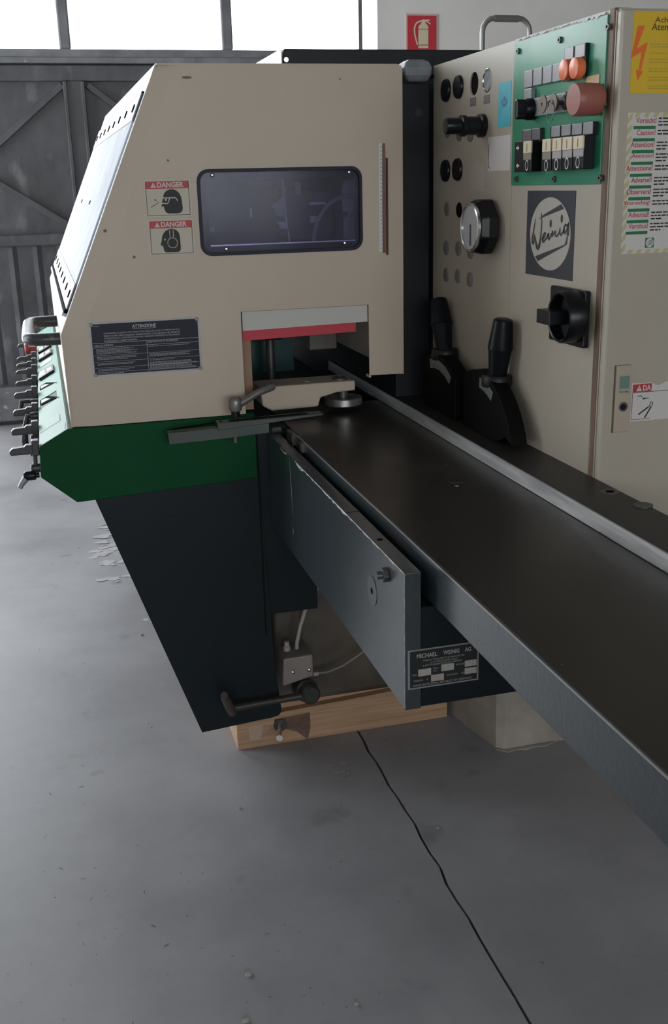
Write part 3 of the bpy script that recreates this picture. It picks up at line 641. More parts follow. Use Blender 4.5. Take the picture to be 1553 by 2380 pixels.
# ================================================================== SKIRT + BASE
base = thing('moulder_machine', (.5, 2.9, 0), 'dark teal machine body with tapering skirt under the green console', 'machine')
q = lambda x, y, Y=2.434: (at(x, y, 1, Y).x, at(x, y, 1, Y).z)
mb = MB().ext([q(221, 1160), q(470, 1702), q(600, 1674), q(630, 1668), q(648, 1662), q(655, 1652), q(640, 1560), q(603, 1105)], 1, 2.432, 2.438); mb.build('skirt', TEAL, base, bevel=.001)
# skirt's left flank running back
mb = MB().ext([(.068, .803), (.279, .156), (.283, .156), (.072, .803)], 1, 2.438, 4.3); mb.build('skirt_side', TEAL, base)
MB().box((.4585, .600), (2.436, 2.50), (.455, .944)).build('front_plate', TEAL, base, bevel=.002)
MB().box((.4583, .4625), (2.4315, 2.436), (.40, .978)).build('corner_seam', mat('seam_dark', (.005, .008, .008), .7, spec=.1), base)
MB().box((.50, .83), (2.63, 4.2), (.46, .915)).build('bed_casting', TEAL, base, bevel=.004)
mb = MB().ext([(.30, .125), (1.015, .125), (1.015, .46), (.47, .46), (.30, .3)], 1, 2.56, 4.2); mb.build('pedestal', CAST, base, bevel=.02, label='greasy brown casting at the foot of the machine')  # unseen left and rear extent added to stop light below the skirt
mb = MB().box((.50, .58), (2.535, 2.56), (.15, .455)); mb.build('casting_rib', CAST, base, bevel=.008)
MB().cyl((.70, 2.50, .475), (0, 1, 0), .035, .07).build('casting_boss', CAST, base, bevel=.004)
# clamp block with hoses at the foot
vb = thing('valve_block', (.54, 2.44, .25), 'small grey distributor block with pale hose beside the skirt foot', 'valve')
mb = MB(); mb.loft([(.505, 2.44, .335-.012), (.583, 2.44, .325), (.583, 2.55, .325), (.500, 2.55, .325)], [(.500, 2.44, .245), (.583, 2.44, .262), (.583, 2.55, .262), (.500, 2.55, .262)])
VBM = mat('block_grey', (.22, .19, .17), .5, var=.2)
mb.build('block', VBM, vb, bevel=.004)
for x in (.528, .572): MB().lathe((x, 2.44, .283), (0, -1, 0), [(.005, 0), (.005, .003), (.002, .005)], 12).build('screw', CHROME, vb)
MB().lathe((.525, 2.49, .324), (0, 0, 1), [(.010, 0), (.010, .012), (.007, .014), (.007, .026)], 14).build('fitting', HOSE, vb)
h = [at(*p_, 1, 2.49) for p_ in ((690, 1530), (690, 1495), (698, 1455), (712, 1410), (735, 1370), (752, 1340))]
MB().tube(h, .0055).build('hose', HOSE, vb, label='pale hose rising from the block')
h = [at(*p_, 1, 2.50) for p_ in ((733, 1565), (760, 1562), (795, 1548), (830, 1525), (870, 1495))]
MB().tube(h, .0038).build('cable', mat('grey_cable', (.20, .18, .16), .5), vb)
MB().cyl(at(728, 1567, 1, 2.50), (1, 0, 0), .006, .014, 12).build('cable_gland', HOSE, vb)
hc = thing('hand_crank', (.45, 2.40, .22), 'steel hand crank, darkened by painted shade, sticking out in front of the skirt foot', 'crank')
c0 = at(715, 1612, 1, 2.42)
MB().lathe(c0+Vector((0, .03, 0)), (.1, -1, .1), [(.031, -.02), (.031, .02), (.026, .024), (.026, .05), (.020, .055)], 20).build('hub', mat('greasy_black', (.03, .03, .028), .4), hc)
A0, A1 = at(700, 1617, 1, 2.385), at(545, 1645, 1, 2.385)
mb = MB().tube([A0, A0.lerp(A1, .5), A1], [.010, .008, .010], 12); mb.build('arm', mat('crank_steel_shaded', (.055, .048, .042), .45, metal=.4), hc)  # steel darkened, shade at the skirt foot put into its colour
G0, G1 = at(540, 1656, 1, 2.39), at(521, 1616, 1, 2.31)
MB().tube([G0, G0.lerp(G1, .3), G0.lerp(G1, .85), G1], [.011, .0125, .011, .009], 14).build('grip', mat('worn_grip_shaded', (.06, .042, .038), .5), hc)  # worn brown grip, darkened with the same painted shade

# ================================================================== TIMBER under the machine
tb = thing('timber_block', (.72, 2.65, 0), 'pine timber laid on the floor under the machine foot', 'timber')
mb = MB().ext([(.392, 0), (1.015, 0), (1.015, .118), (.392, .092)], 1, 2.575, 4.2); mb.build('beam', WOOD, tb, bevel=.003)  # unseen rear length added to block light under the machine
mb = MB().ext([(.45, .092), (1.02, .118), (1.02, .124), (.45, .123)], 1, 2.60, 4.2); mb.build('packing_board', WOOD, tb)
mb = MB(); TF = Frame((0, 2.575, 0), (1, 0, 0), (0, 0, 1))
TF.flat(mb, [TF.px(*p_) for p_ in ((578, 1690), (612, 1682), (610, 1700), (604, 1718), (582, 1722))], .0008); mb.build('paper_scrap', mat('scrap', (.46, .34, .25), .6), tb)
mb = MB(); TF.flat(mb, [TF.px(*p_) for p_ in ((637, 1672), (720, 1655), (722, 1690), (715, 1718), (690, 1700), (655, 1692), (640, 1690))], .0008); mb.build('grease_stain', mat('grease', (.17, .10, .07), .5, var=.6, scale=14), tb)
lb = thing('levelling_bolt', (.50, 2.52, .05), 'threaded levelling bolt with washer standing out of the timber', 'bolt')
b0_ = at(654, 1690, 1, 2.56); b1_ = at(650, 1714, 1, 2.50)
dv = (b1_-b0_)
MB().cyl(b0_+Vector((0, .014, 0)), (0, -1, 0), .019, .004, 20).build('washer', STEELD, lb)
MB().cyl(b0_+Vector((0, .012, 0)), dv, .007, dv.length+.012, 14).build('shank', CHROME, lb)
MB().cyl(b1_, dv, .009, .005, 18).build('head', WHITE, lb)

# ================================================================== pale wrapped pedestal to the right
WR = mat('cloudy_plastic_wrap', (.36, .325, .28), .35, var=.35, scale=5, bump=.6, bscale=12, spots=[((.55, .5, .42), .64, 5, .2)], coat=.3)
pe = thing('wrapped_pedestal', (1.3, 2.6, 0), 'pale pedestal in cloudy wrapping standing behind the support beam', 'pedestal')
rp = random.Random(9); foot = [(1.022, 2.70), (1.035, 2.58), (1.055, 2.47), (1.078, 2.37), (1.095, 2.352), (1.12, 2.352), (1.16, 2.353), (1.20, 2.352), (1.26, 2.352), (1.6, 2.352), (1.6, 2.70)]
A = [(x, y, (.0 if 0 < i < 9 else 0)+ (rp.uniform(0, .006) if 3 < i < 9 else 0)) for i, (x, y) in enumerate(foot)]
Bq = [(x*.985+.01, y, .55) for x, y in foot]
MB().loft(A, Bq).build('wrapped_body', WR, pe)
mb = MB(); FF.slab(mb, [(1.075, 2.36), (1.10, 2.335), (1.13, 2.342), (1.15, 2.334), (1.18, 2.340), (1.21, 2.335), (1.25, 2.350), (1.20, 2.3515), (1.10, 2.3515)], .0, .003); mb.build('torn_edge', WR, pe)

# ================================================================== INFEED TABLE
T = .95
tab = thing('infeed_table', (.68, 1.3, .87), 'long dark steel infeed table running from the hood opening to the right', 'machine table')
XL, XF, XB = .529, .829, .929
MB().box((XL+.004, XF), (-1.2, 2.62), (.930, T)).build('tabletop', TABLE, tab, bevel=.0012)
MB().box((XL, XL+.012), (-1.2, 2.30), (.877, T-.0006)).build('edge_plate', TEAL_LIT, tab, bevel=.0015)
MB().box((XL-.0006, XL+.001), (-1.2, 2.33), (T-.0022, T+.0002)).build('bare_edge', mat('rubbed_edge', (.40, .41, .42), .35, metal=.5), tab)
MB().box((XL+.012, XB-.02), (-1.2, 1.40), (.885, .930)).box((XL+.03, XB-.02), (1.40, 2.60), (.92, .930)).build('table_casting', TEAL, tab)
MB().box((XF, XB), (-1.2, 2.62), (.885, .944)).build('rear_rail', TEAL, tab)
for y, z0, w_ in ((2.235, .925, .012), (2.345, .918, .030)):
    MB().box((XL-.008, XL+.006), (y-w_, y+w_), (z0, T-.002)).build('stop_block', STEELD, tab, bevel=.002)
mb = MB(); FT = Frame((0, 0, T), (1, 0, 0), (0, 1, 0))
for px, py, r in ((1037, 1080, .0022), (693, 984, .0025), (1208, 1468, .0012), (1168, 1368, .001), (1307, 1545, .001)):
    a, b = FT.px(px, py); FT.flat(mb, blob(a, b, r, 8, rb), .0004)
FT.stroke(mb, [FT.px(*p_) for p_ in ((1045, 1121), (1055, 1124), (1075, 1122))], .0012, .0005)
a, b = FT.px(1062, 1130); FT.flat(mb, blob(a, b, .004, 8, rb), .0004)
mb.build('wood_dust', mat('pale_dust', (.40, .38, .35), .8), tab, kind='stuff', label='a few pale specks of dust on the tabletop')
# ---- fence
fe = thing('infeed_fence', (.88, 1.5, T), 'long steel guide fence along the right side of the table', 'fence')
ZF = .980
MB().box((XF+.0015, XB), (-1.2, 3.13), (T-.006, ZF)).build('fence_bar', mat('dark_fence_top', (.028, .026, .023), .45, var=.15, metal=.3), fe, bevel=.0012)
MB().box((XF, XF+.0015), (-1.2, 3.13), (T+.001, ZF-.0005)).build('ground_face', STEEL, fe, label='bright worn ground face')
MB().box((XF-.0004, XF+.0012), (-1.2, 3.13), (ZF-.0012, ZF+.0003)).build('bare_edge', mat('rubbed_edge', (.4, .4, .4), .3), fe)
a = at(1423, 1143, 2, ZF); MB().lathe((a.x-.004, a.y, ZF-.0005), (0, 0, 1), [(.017, 0), (.017, .001), (.0145, .0015)], 24).build('washer_ring', STEELD, fe)
MB().cyl((a.x-.004, a.y, ZF+.0008), (0, 0, 1), .0075, .0006, 16).build('bolt_hole', BLACKM, fe)
MB().cyl((a.x+.006, a.y-.09, ZF-.001), (0, 0, 1), .016, .003, 20).build('boss', STEELD, fe)

# ================================================================== SUPPORT BEAM with name plate
XP, YP = .488, 1.42
bm_ = thing('support_beam', (.6, 1.9, .69), 'dark teal steel bracket beam, floor reflection painted into its side, with maker plate, under the left table edge', 'bracket')
YF = 2.43
MB().ext([(YP, .696), (YF, .696), (YF, .929), (YP, .929)], 0, XP, XP+.027).build('side_plate', TEAL_LIT, bm_, bevel=.0015)
mb = MB().box((XP+.027, .82), (YP, YF), (.699, .870)); mb.build('box_body', TEAL, bm_, bevel=.001)
MB().box((XP+.027, .515+.012), (YP+.10, YF), (.870, .922)).build('gap_shade', BLACKM, bm_)  # black strip paints the dark gap between plate and table
# chipped pale edge line
mb = MB(); EF = Frame((XP, 0, 0), (0, -1, 0), (0, 0, 1)); rc = random.Random(4); up_, lo = [], []
y = YP
while y < 2.15:
    th = .0022 if y < 1.75 or y > 1.9 else .004
    up_.append((-y, .9296)); lo.append((-y, .929-rc.uniform(.3, 1.6)*th)); y += .009
EF.flat(mb, up_+lo[::-1], .0004)
up_, lo = [], []; z = .70
while z < .929: up_.append((-YP, z)); lo.append((-YP-rc.uniform(0.0002, .0018), z)); z += .006
EF.flat(mb, up_+lo[::-1], .0004)
for (px, py, l) in ((672, 1075, 150),):
    EF.stroke(mb, [EF.px(*p_) for p_ in ((673, 1062), (676, 1110), (679, 1160), (681, 1200))], [.001, .003, .0016, .0006], .0004)
EF.stroke(mb, [EF.px(*p_) for p_ in ((681, 1226), (683, 1240))], .0025, .0004)
EF.stroke(mb, [EF.px(*p_) for p_ in ((690, 1080), (700, 1092), (706, 1094))], .003, .0004); EF.stroke(mb, [EF.px(*p_) for p_ in ((652, 1040), (660, 1052), (667, 1055))], .003, .0004)
mb.build('chipped_edge', mat('bare_chip', (.6, .61, .61), .5, var=.3, scale=60), bm_, kind='stuff', label='pale chips along the plate edges')
nb = at(900, 1335, 0, XP); mb = MB().cyl((XP, nb.y, nb.z), (-1, 0, 0), .0125, .009, 6); mb.build('hex_nut', STEELD, bm_, bevel=.001)
mb = MB().cyl((XP-.009, nb.y, nb.z), (-1, 0, 0), .0062, .009, 16); mb.build('stud', STEELD, bm_)
dk = at(866, 1373, 0, XP); dsk = MB().cyl((XP, dk.y, dk.z), (-1, 0, 0), .026, .0012, 32).build('cover_disc', mat('disc_grey', (.13, .135, .14), .4, metal=.5), bm_)
MB().cyl((XP-.0012, dk.y, dk.z), (-1, 0, 0), .006, .0006, 6).build('socket', BLACKM, bm_)
hp = at(883, 1254, 2, .929); MB().cyl((hp.x, hp.y, .929), (0, 0, 1), .0055, .0004, 16).build('threaded_hole', BLACKM, bm_)
sp_ = at(820, 1190, 2, .929); MB().box((XP+.001, XP+.026), (sp_.y-.0006, sp_.y+.0006), (.929, .9294)).build('joint_line', BLACKM, bm_)
# maker plate
PF = Frame((0, YP, 0), (1, 0, 0), (0, 0, 1))
mb = MB(); PF.slab(mb, rect(.492, .732, .612, .800), 0, .0010); npl = mb.build('maker_plate', ALU, bm_, label='small black maker plate with pale lettering')
mb = MB(); PF.flat(mb, rect(.4955, .7345, .6095, .7975), .0014); mb.build('black_field', mat('plate_black', (.012, .014, .014), .45), npl)
mb = MB(); D = .0018; X = lambda u: .4955+u*.114; Z = lambda v: .7345+v*.063
PF.text(mb, 'MICHAEL', X(.10), Z(.80), .034, .0075, D, bold=.02); PF.text(mb, 'WEINIG', X(.49), Z(.80), .027, .0075, D, bold=.02); PF.text(mb, 'AG', X(.81), Z(.80), .0105, .0075, D, bold=.02)
PF.text(mb, 'FABBRICA SPECIALIZZATA IN MACCHINE PER', X(.19), Z(.70), .070, .0028, D); PF.text(mb, 'LA LAVORAZIONE DEL LEGNO', X(.30), Z(.63), .046, .0028, D)
PF.text(mb, 'D-6972 TAUBERBISCHOFSHEIM GERMANY', X(.19), Z(.56), .066, .0028, D)
PF.text(mb, 'TIPO', X(.03), Z(.33), .0075, .003, D); PF.text(mb, 'TENSIONE', X(.05), Z(.165), .016, .003, D); PF.text(mb, 'MACC.', X(.34), Z(.45), .010, .0026, D); PF.text(mb, 'NO', X(.34), Z(.38), .006, .0026, D)
PF.text(mb, 'FREQUENZA', X(.54), Z(.20), .020, .003, D); PF.text(mb, 'HZ', X(.76), Z(.20), .005, .003, D); PF.text(mb, 'MOTORE', X(.68), Z(.46), .014, .0026, D); PF.text(mb, 'V', X(.24), Z(.165), .003, .003, D)
PF.text(mb, 'MADE IN FEDERAL REPUBLIC OF GERMANY', X(.05), Z(.03), .100, .0038, D)
mb.build('lettering', mat('maker_print', (.40, .40, .38), .6), npl)
mb = MB()
for u0, v0, u1, v1 in ((.12, .30, .31, .49), (.46, .35, .65, .54), (.31, .11, .50, .29), (.81, .38, .99, .55), (.81, .17, .99, .34)): PF.flat(mb, rect(X(u0), Z(v0), X(u1), Z(v1)), .0017)
mb.build('blank_field', mat('plate_field', (.42, .38, .34), .5, var=.15, scale=90), npl)

# ================================================================== GUIDE ARM WITH ROLLER, CLAMP BAR
ga = thing('guide_arm', (.6, 2.52, .96), 'beige cast guide arm lying across the opening above the table', 'guide arm')
Y0 = 2.50; g = lambda x, y: (at(x, y, 1, Y0).x, at(x, y, 1, Y0).z)
zt = g(640, 898)[1]
mb = MB().ext([(.487, zt-.002), (.495, zt), (.731, zt), (.731, 1.004), (.683, 1.002), (.640, .992), (.634, .970), (.515, .968), (.492, .982)], 1, Y0, 2.60)
mb.build('arm_casting', BEIGE, ga, bevel=.004)
a = at(793, 875, 2, zt); MB().lathe((.700, 2.535, zt-.001), (0, 0, 1), [(.0185, 0), (.0185, .004), (.015, .007), (.008, .0072), (.007, .005)], 26).build('cap_screw', STEELD, ga)
a = at(713, 886, 2, zt); MB().cyl((a.x, a.y, zt), (0, 0, 1), .009, .0006, 20).build('drilled_hole', CREAMS, ga)
MB().cyl((.708, 2.535, .968), (0, 0, 1), .012, .05).build('axle', STEELD, ga)
MB().lathe((.708, 2.535, .964), (0, 0, 1), [(.046, 0), (.048, .002), (.048, .018), (.046, .020), (.036, .020), (.034, .017), (.02, .017)], 36).build('guide_roller', mat('ring_steel', (.40, .39, .37), .3, metal=.9), ga)
cb = thing('clamp_bar', (.42, 2.38, .94), 'slotted dark steel clamp bar with grey lever, in front of the hood corner', 'clamp')
YS = 2.36; s_ = lambda x, y: (at(x, y, 1, YS).x, at(x, y, 1, YS).z)
BAR = mat('greenish_bar_steel', (.06, .072, .064), .4, metal=.5, var=.2)
mb = MB().ext([s_(390, 1007), s_(394, 1034), s_(530, 1019), s_(626, 1006), s_(626, 982), s_(530, 992)], 1, YS, YS+.028); mb.build('lower_bar', BAR, cb, bevel=.001)
zl = s_(390, 1010)[1]
a, b = s_(505, 990), s_(750, 962)
mb = MB().ext([(a[0], a[1]-.010), (b[0], b[1]-.002), (b[0], b[1]+.002), (a[0], a[1]+.007)], 1, YS-.006, YS+.03); mb.build('upper_bar', BAR, cb, bevel=.001)
mb = MB(); p0, p1 = s_(402, 1004), s_(520, 985); mb.ext([(p0[0], p0[1]+.0015), (p1[0], p1[1]+.0015), (p1[0], p1[1]+.004), (p0[0], p0[1]+.004)], 1, YS+.010, YS+.018); mb.build('slot', BLACKM, cb)
p0, p1 = (a[0]+.03, a[1]+.0075), (b[0]-.035, b[1]+.0018)
MB().ext([(p0[0], p0[1]), (p1[0], p1[1]), (p1[0], p1[1]+.001), (p0[0], p0[1]+.001)], 1, YS+.006, YS+.016).build('slot', BLACKM, cb)
o_ = at(548, 968, 1, YS+.012); MB().cyl((o_.x, o_.y, o_.z), (0, 0, 1), .010, .022, 18).build('spacer', BLACKP, cb)
LV = mat('cast_lever_grey', (.20, .19, .175), .38, metal=.5, var=.25, scale=30)
o2 = at(548, 955, 1, YS+.012); MB().lathe((o2.x, o2.y, o2.z), (0, 0, 1), [(.0125, 0), (.0150, .004), (.0150, .024), (.012, .031), (.009, .033)], 22).build('lever_hub', LV, cb)
MB().cyl((o2.x, o2.y, o2.z+.030), (0, 0, 1), .0055, .0012, 14).build('cap', mat('brown_cap', (.12, .08, .06), .5), cb)
L0, L1, L2 = at(558, 938, 1, YS+.012), at(600, 912, 1, YS+.02), at(638, 897, 1, YS+.03)
MB().tube([L0, L1, L2-(L2-L1)*.15, L2], [.0095, .0085, .0095, .006], 12).build('lever_arm', LV, cb)
o3 = at(548, 1028, 1, YS+.012); MB().cyl((o3.x, o3.y, o3.z), (0, 0, 1), .006, .028, 14).build('bolt', STEELD, cb)
o4 = at(632, 1000, 1, YS+.012); MB().cyl((o4.x, o4.y, o4.z), (1, 0, 0), .006, .022, 6).build('screw_end', STEELD, cb)
# ================================================================== ADJUSTING SECTORS WITH GRIPS
def sector(yc, sig, xs, lbl, tip, x0=.868, dsk=None, grip=None, labpx=None):
    t = thing('adjusting_handle', (x0, yc, ZF), lbl, 'handle')
    R_ = .19; zc = .925; pts = []
    a0, a1 = sig
    for k in range(15):
        a = math.radians(a0+(a1-a0)*k/14); pts.append((yc-R_*math.cos(a), zc+R_*math.sin(a)))
    pts = pts+([(yc-.13, .9815)] if tip else [(pts[-1][0], .9815)]) if False else pts
    poly = pts+[(pts[-1][0], .9815), (yc-.10 if tip else pts[0][0], .9815)]
    if tip: poly += [(yc-.145, 1.0)]
    mb = MB().ext(poly, 0, x0, x0+.035); mb.build('sector_plate', mat('black_iron', (.0035, .003, .0028), .6, spec=.1), t, bevel=.002)  # even near-black colour
    SFx = Frame((x0, 0, 0), (0, -1, 0), (0, 0, 1))
    mb = MB(); la = labpx; up2 = [(-(yc-.178*math.cos(math.radians(a))), zc+.178*math.sin(math.radians(a))) for a in la]
    dn = [(-(yc-.156*math.cos(math.radians(a))), zc+.156*math.sin(math.radians(a))) for a in la]
    SFx.flat(mb, up2+dn[::-1], .0006); sc_ = mb.build('scale_label', mat('scale_grey', (.14, .15, .15), .5), t)
    mb = MB()
    for k in range(1, 7):
        a = math.radians(la[0]+(la[-1]-la[0])*k/7); q0 = (-(yc-.158*math.cos(a)), zc+.158*math.sin(a)); q1 = (-(yc-.164*math.cos(a)), zc+.164*math.sin(a)); SFx.stroke(mb, [q0, q1], .0012, .001)
    mb.build('tick_marks', INK, sc_)
    c = Vector(dsk); MB().lathe(c, (0, 0, 1), [(.030, -.006), (.032, -.003), (.032, .014), (.029, .018)], 30).build('collar', mat('collar_iron', (.012, .0105, .0095), .45, spec=.3), t)
    g0 = Vector(grip[0]); g1 = Vector(grip[1]); ax = g1-g0; L_ = ax.length
    MB().lathe(g0, ax, [(.0185, -.006), (.0200, L_*.12), (.0245, L_*.47), (.0262, L_*.48), (.0262, L_*.50), (.0205, L_*.93), (.0195, L_*.98), (.0150, L_)], 28).build('grip', mat('black_blue_plastic', (.0035, .005, .0075), .35, spec=.2), t)
    return t
gx = .902
pA = at(1155, 884, 0, gx-.005); pB = at(1170, 748, 0, gx)
sector(2.055, (20, 115), None, 'black tapered grip on dark sector plate, nearer of the two beside the cabinet', True, x0=.872,
       dsk=(gx-.005, pA.y, pA.z-.006), grip=((gx-.004, pA.y, pA.z+.010), (gx, pB.y, pB.z+.006)), labpx=[62, 70, 78, 86])
pA = at(1033, 822, 0, gx-.005); pB = at(1023, 702, 0, gx)
sector(2.30, (52, 120), None, 'black tapered grip on dark sector plate, farther one beside the hood', False, x0=.872,
       dsk=(gx-.005, pA.y-.004, pA.z-.006), grip=((gx-.004, pA.y, pA.z+.010), (gx, pB.y+.01, pB.z+.006)), labpx=[58, 70, 84, 96, 105])

# ================================================================== CONTROL CABINET
XC, YE, YN = .929, 2.478, 1.644
ZT, ZB = 1.757, .56
cab = thing('control_cabinet', (1.3, 2.0, ZB), 'tall beige electrical cabinet with switches, right of the table', 'cabinet')
CF = Frame((XC, YE, 0), (0, -1, 0), (0, 0, 1))            # long side facing the table
NF = Frame((XC, YN, 0), (1, 0, 0), (0, 0, 1))            # narrow door facing the viewer
MB().box((XC+.004, 1.75), (YN+.006, YE), (ZB, ZT-.004)).build('carcass', BEIGE2, cab)
S = lambda y: YE-y
# two long sheets, split at the seam
PIN = [(S(2.234), 1.697, .0235), (S(2.163), 1.697, .0235)]
mb = MB(); CF.plate(mb, rect(0, ZB, S(2.0315), ZT), [circ(a, b, r) for a, b, r in PIN], -.0035, 0); mb.build('gauge_panel', BEIGE2, cab)
mb = MB(); CF.plate(mb, rect(S(2.0285), ZB, S(1.668), ZT), [], -.0035, .001); mb.build('switch_panel', BEIGE2, cab)
MB().box((XC-.0015, XC+.03), (1.652, 1.668), (ZB, ZT+.002)).build('corner_gasket', GASKET, cab, bevel=.002, label='brown weathered gasket strip at the corner')
MB().box((XC+.0005, XC+.006), (YN+.0045, 1.6515), (ZB, ZT-.003)).build('door_return', BEIGE2, cab)
mb = MB().box((XC+.0005, 1.75), (YN-.012, YN+.004), (ZB, ZT-.003)); mb.build('door', BEIGE2, cab, bevel=.004, label='narrow end door facing the camera')
NFd = Frame((XC, YN-.012, 0), (1, 0, 0), (0, 0, 1))
MB().box((XC+.004, 1.75), (YN, YE), (ZT-.004, ZT)).build('lid', BEIGE2, cab)
# ---- gauge panel fittings
def plug(px, py, r, m, name='blanking_plug', h=.002, lab=None):
    a, b = CF.px(px, py); mb = MB().lathe(CF.p(a, b, 0), CF.n, [(r, 0), (r, h*.6), (r*.93, h), (r*.4, h*1.1)], 28); return mb.build(name, m, cab, label=lab)
for q_ in ((1039, 210), (1068, 202)): plug(*q_, .0245, BLACKP, 'knob_cap', .007)
for q_ in ((1038, 397), (1066, 394)): plug(*q_, .0245, BLACKP, 'knob_cap', .007)
GPL = mat('grey_plug', (.17, .155, .145), .5)
for q_ in ((1041, 303), (1068, 310), (1094, 312), (1040, 486), (1038, 576), (1066, 578), (1094, 584), (1038, 638), (1065, 642), (1093, 650)): plug(*q_, .0165, GPL)
plug(1068, 488, .0165, BLACKM)
a, b, r = PIN[0]; mb = MB(); CF.slab(mb, circ(a, b, r+.002), -.0038, -.0034); mb.build('empty_hole', BLACKM, cab)
a, b, r = PIN[1]; MB().lathe(CF.p(a, b, -.0036), CF.n, [(.0235, 0), (.0235, .004), (.0215, .0055), (.0205, .001)], 32).build('gauge_bezel', CHROME, cab)
MB().cyl(CF.p(a, b, -.0036), CF.n, .0205, .003, 30).build('gauge_face', mat('gauge_glass', (.28, .29, .31), .15, var=.3, scale=40), cab)
for q_, r in (((1100, 237), .0), ((1132, 231), .0)):
    a, b = CF.px(*q_); mb = MB(); CF.slab(mb, rect(a-.016, b-.0085, a+.016, b+.0085), 0, .0006); pt = mb.build('small_label', mat('dull_label', (.15, .135, .12), .5), cab)
    mb = MB(); CF.stroke(mb, [(a-.011, b+.004), (a-.008, b-.003), (a-.002, b+.003)], .0018, .001); CF.stroke(mb, [(a+.003, b+.004), (a+.010, b+.004), (a+.004, b-.004), (a+.011, b-.003)], .0018, .001); mb.build('symbol', GREYL, pt)
# black cylinder fitting sticking out
a, b = CF.px(1124, 292)
MB().lathe(CF.p(a, b, 0), CF.n, [(.0235, 0), (.0235, .010), (.0185, .012), (.0185, .040), (.0215, .042), (.0215, .052), (.0165, .054), (.0165, .082), (.0150, .086), (.004, .087)], 30).build('push_knob', BLACKP, cab, label='long black stepped knob')
# pressure gauge
a, b = CF.px(1128, 522)
gz = CF.px(1096, 528, .045)
mb = MB(); prof = [(.030, 0), (.050, .008)]
c3 = CF.p(a, b, 0)
def octo(r, d, k=.0, n=8): return [CF.p(gz[0]+(a-gz[0])*(1-d/.045)*0+r*math.cos(2*PI*i/n+PI/8), gz[1]+r*math.sin(2*PI*i/n+PI/8), d) for i in range(n)]
R1 = [octo(.046, 0), octo(.060, .008), octo(.060, .028), octo(.053, .046)]
mb = MB()
for i in range(3): mb.loft(R1[i], R1[i+1], cap=(i != 1))
gg = mb.build('gauge_housing', BLACKP, cab, bevel=.004, label='black eight sided handwheel with round dial')
MB().lathe(CF.p(gz[0], gz[1], .044), CF.n, [(.0495, 0), (.0495, .006), (.047, .0075), (.045, .006), (.045, .003)], 36).build('dial_rim', CHROME, cab)
MB().cyl(CF.p(gz[0], gz[1], .0455), CF.n, .0455, .002, 36).build('dial_face', mat('dial_white', (.40, .40, .42), .2), cab)
mb = MB(); CF.flat(mb, circ(gz[0]+.001, gz[1]+.002, .004), .0485); CF.flat(mb, rect(gz[0]-.0032, gz[1]-.038, gz[0]+.005, gz[1]), .0482); mb.build('dial_pointer', mat('dial_dark', (.07, .07, .075), .4), cab)
# stickers on the gauge panel
def quad(px4, d=0): return [CF.px(*q_, d) for q_ in px4]
def squad(px4, d=0):
    c = quad(px4, d); a0 = (c[0][0]+c[3][0])/2; a1 = (c[1][0]+c[2][0])/2; b1 = (c[0][1]+c[1][1])/2; b0 = (c[2][1]+c[3][1])/2; return a0, b0, a1, b1
r4 = squad(((1160, 193), (1190, 187), (1186, 293), (1158, 297))); mb = MB(); CF.slab(mb, rect(*r4), 0, .0006); ts = mb.build('turquoise_sticker', TEALST, cab)
cx, cz = (r4[0]+r4[2])/2, r4[1]+(r4[3]-r4[1])*.62
mb = MB(); CF.flat(mb, circ(cx, cz, .005), .001)
pts = [(cx+.012*math.cos(math.radians(t_)), cz+.012*math.sin(math.radians(t_))) for t_ in range(180, 361, 20)]; CF.stroke(mb, pts, .006, .001); mb.build('emblem', TEALD, ts)
r4 = squad(((1136, 320), (1188, 312), (1186, 397), (1134, 397))); mb = MB(); CF.slab(mb, rect(*r4), 0, .0006); ws = mb.build('blank_label', PAPER, cab, label='blank white paper label')
mb = MB(); CF.stroke(mb, quad(((1138, 332), (1137, 350), (1137, 375), (1137, 388), (1141, 393))), [.001, .003, .0015, .003, .001], .001); mb.build('ink_scratch', INK, ws)
r4 = squad(((1097, 380), (1127, 382), (1125, 446), (1095, 442))); mb = MB(); CF.slab(mb, rect(*r4), 0, .0006); mb.build('blank_label', mat('aged_label', (.42, .38, .32), .6), cab, label='blank beige label')
# ---- green operating panel
GY0, GY1 = 2.026, 1.664
gp = MB(); CF.slab(gp, rect(S(2.026), 1.489, S(1.670), 1.7515), .001, .004); gp = gp.build('operating_panel', GREENP, cab, bevel=.0006, label='green operating panel with push buttons')
g3 = lambda X, Y: (1180+X/5.95, 60+Y/5.95)
def g4(pts, d): return squad([g3(*p_) for p_ in pts], d)
def gbox(name, pts, d0, d1, m, dpx=None, bev=.0008, lab=None):
    r_ = g4(pts, d1 if dpx is None else dpx); mb = MB(); CF.slab(mb, rect(*r_), d0, d1); return mb.build(name, m, gp, bevel=bev, label=lab), r_
for (X, Y) in ((130, 352), (705, 195), (1372, 12), (1320, 1085), (625, 2122), (1262, 2105), (105, 2120)):
    a, b = CF.px(*g3(X, Y), .008); mb = MB().cyl(CF.p(a, b, .004), CF.n, .0055, .004, 16); mb.build('panel_screw', STEELD, gp)
    mb = MB().cyl(CF.p(a, b, .008), CF.n, .0025, .0003, 6); mb.build('socket', BLACKM, gp)
GLB = mat('engraved_grey', (.26, .26, .27), .35, var=.1, scale=40)
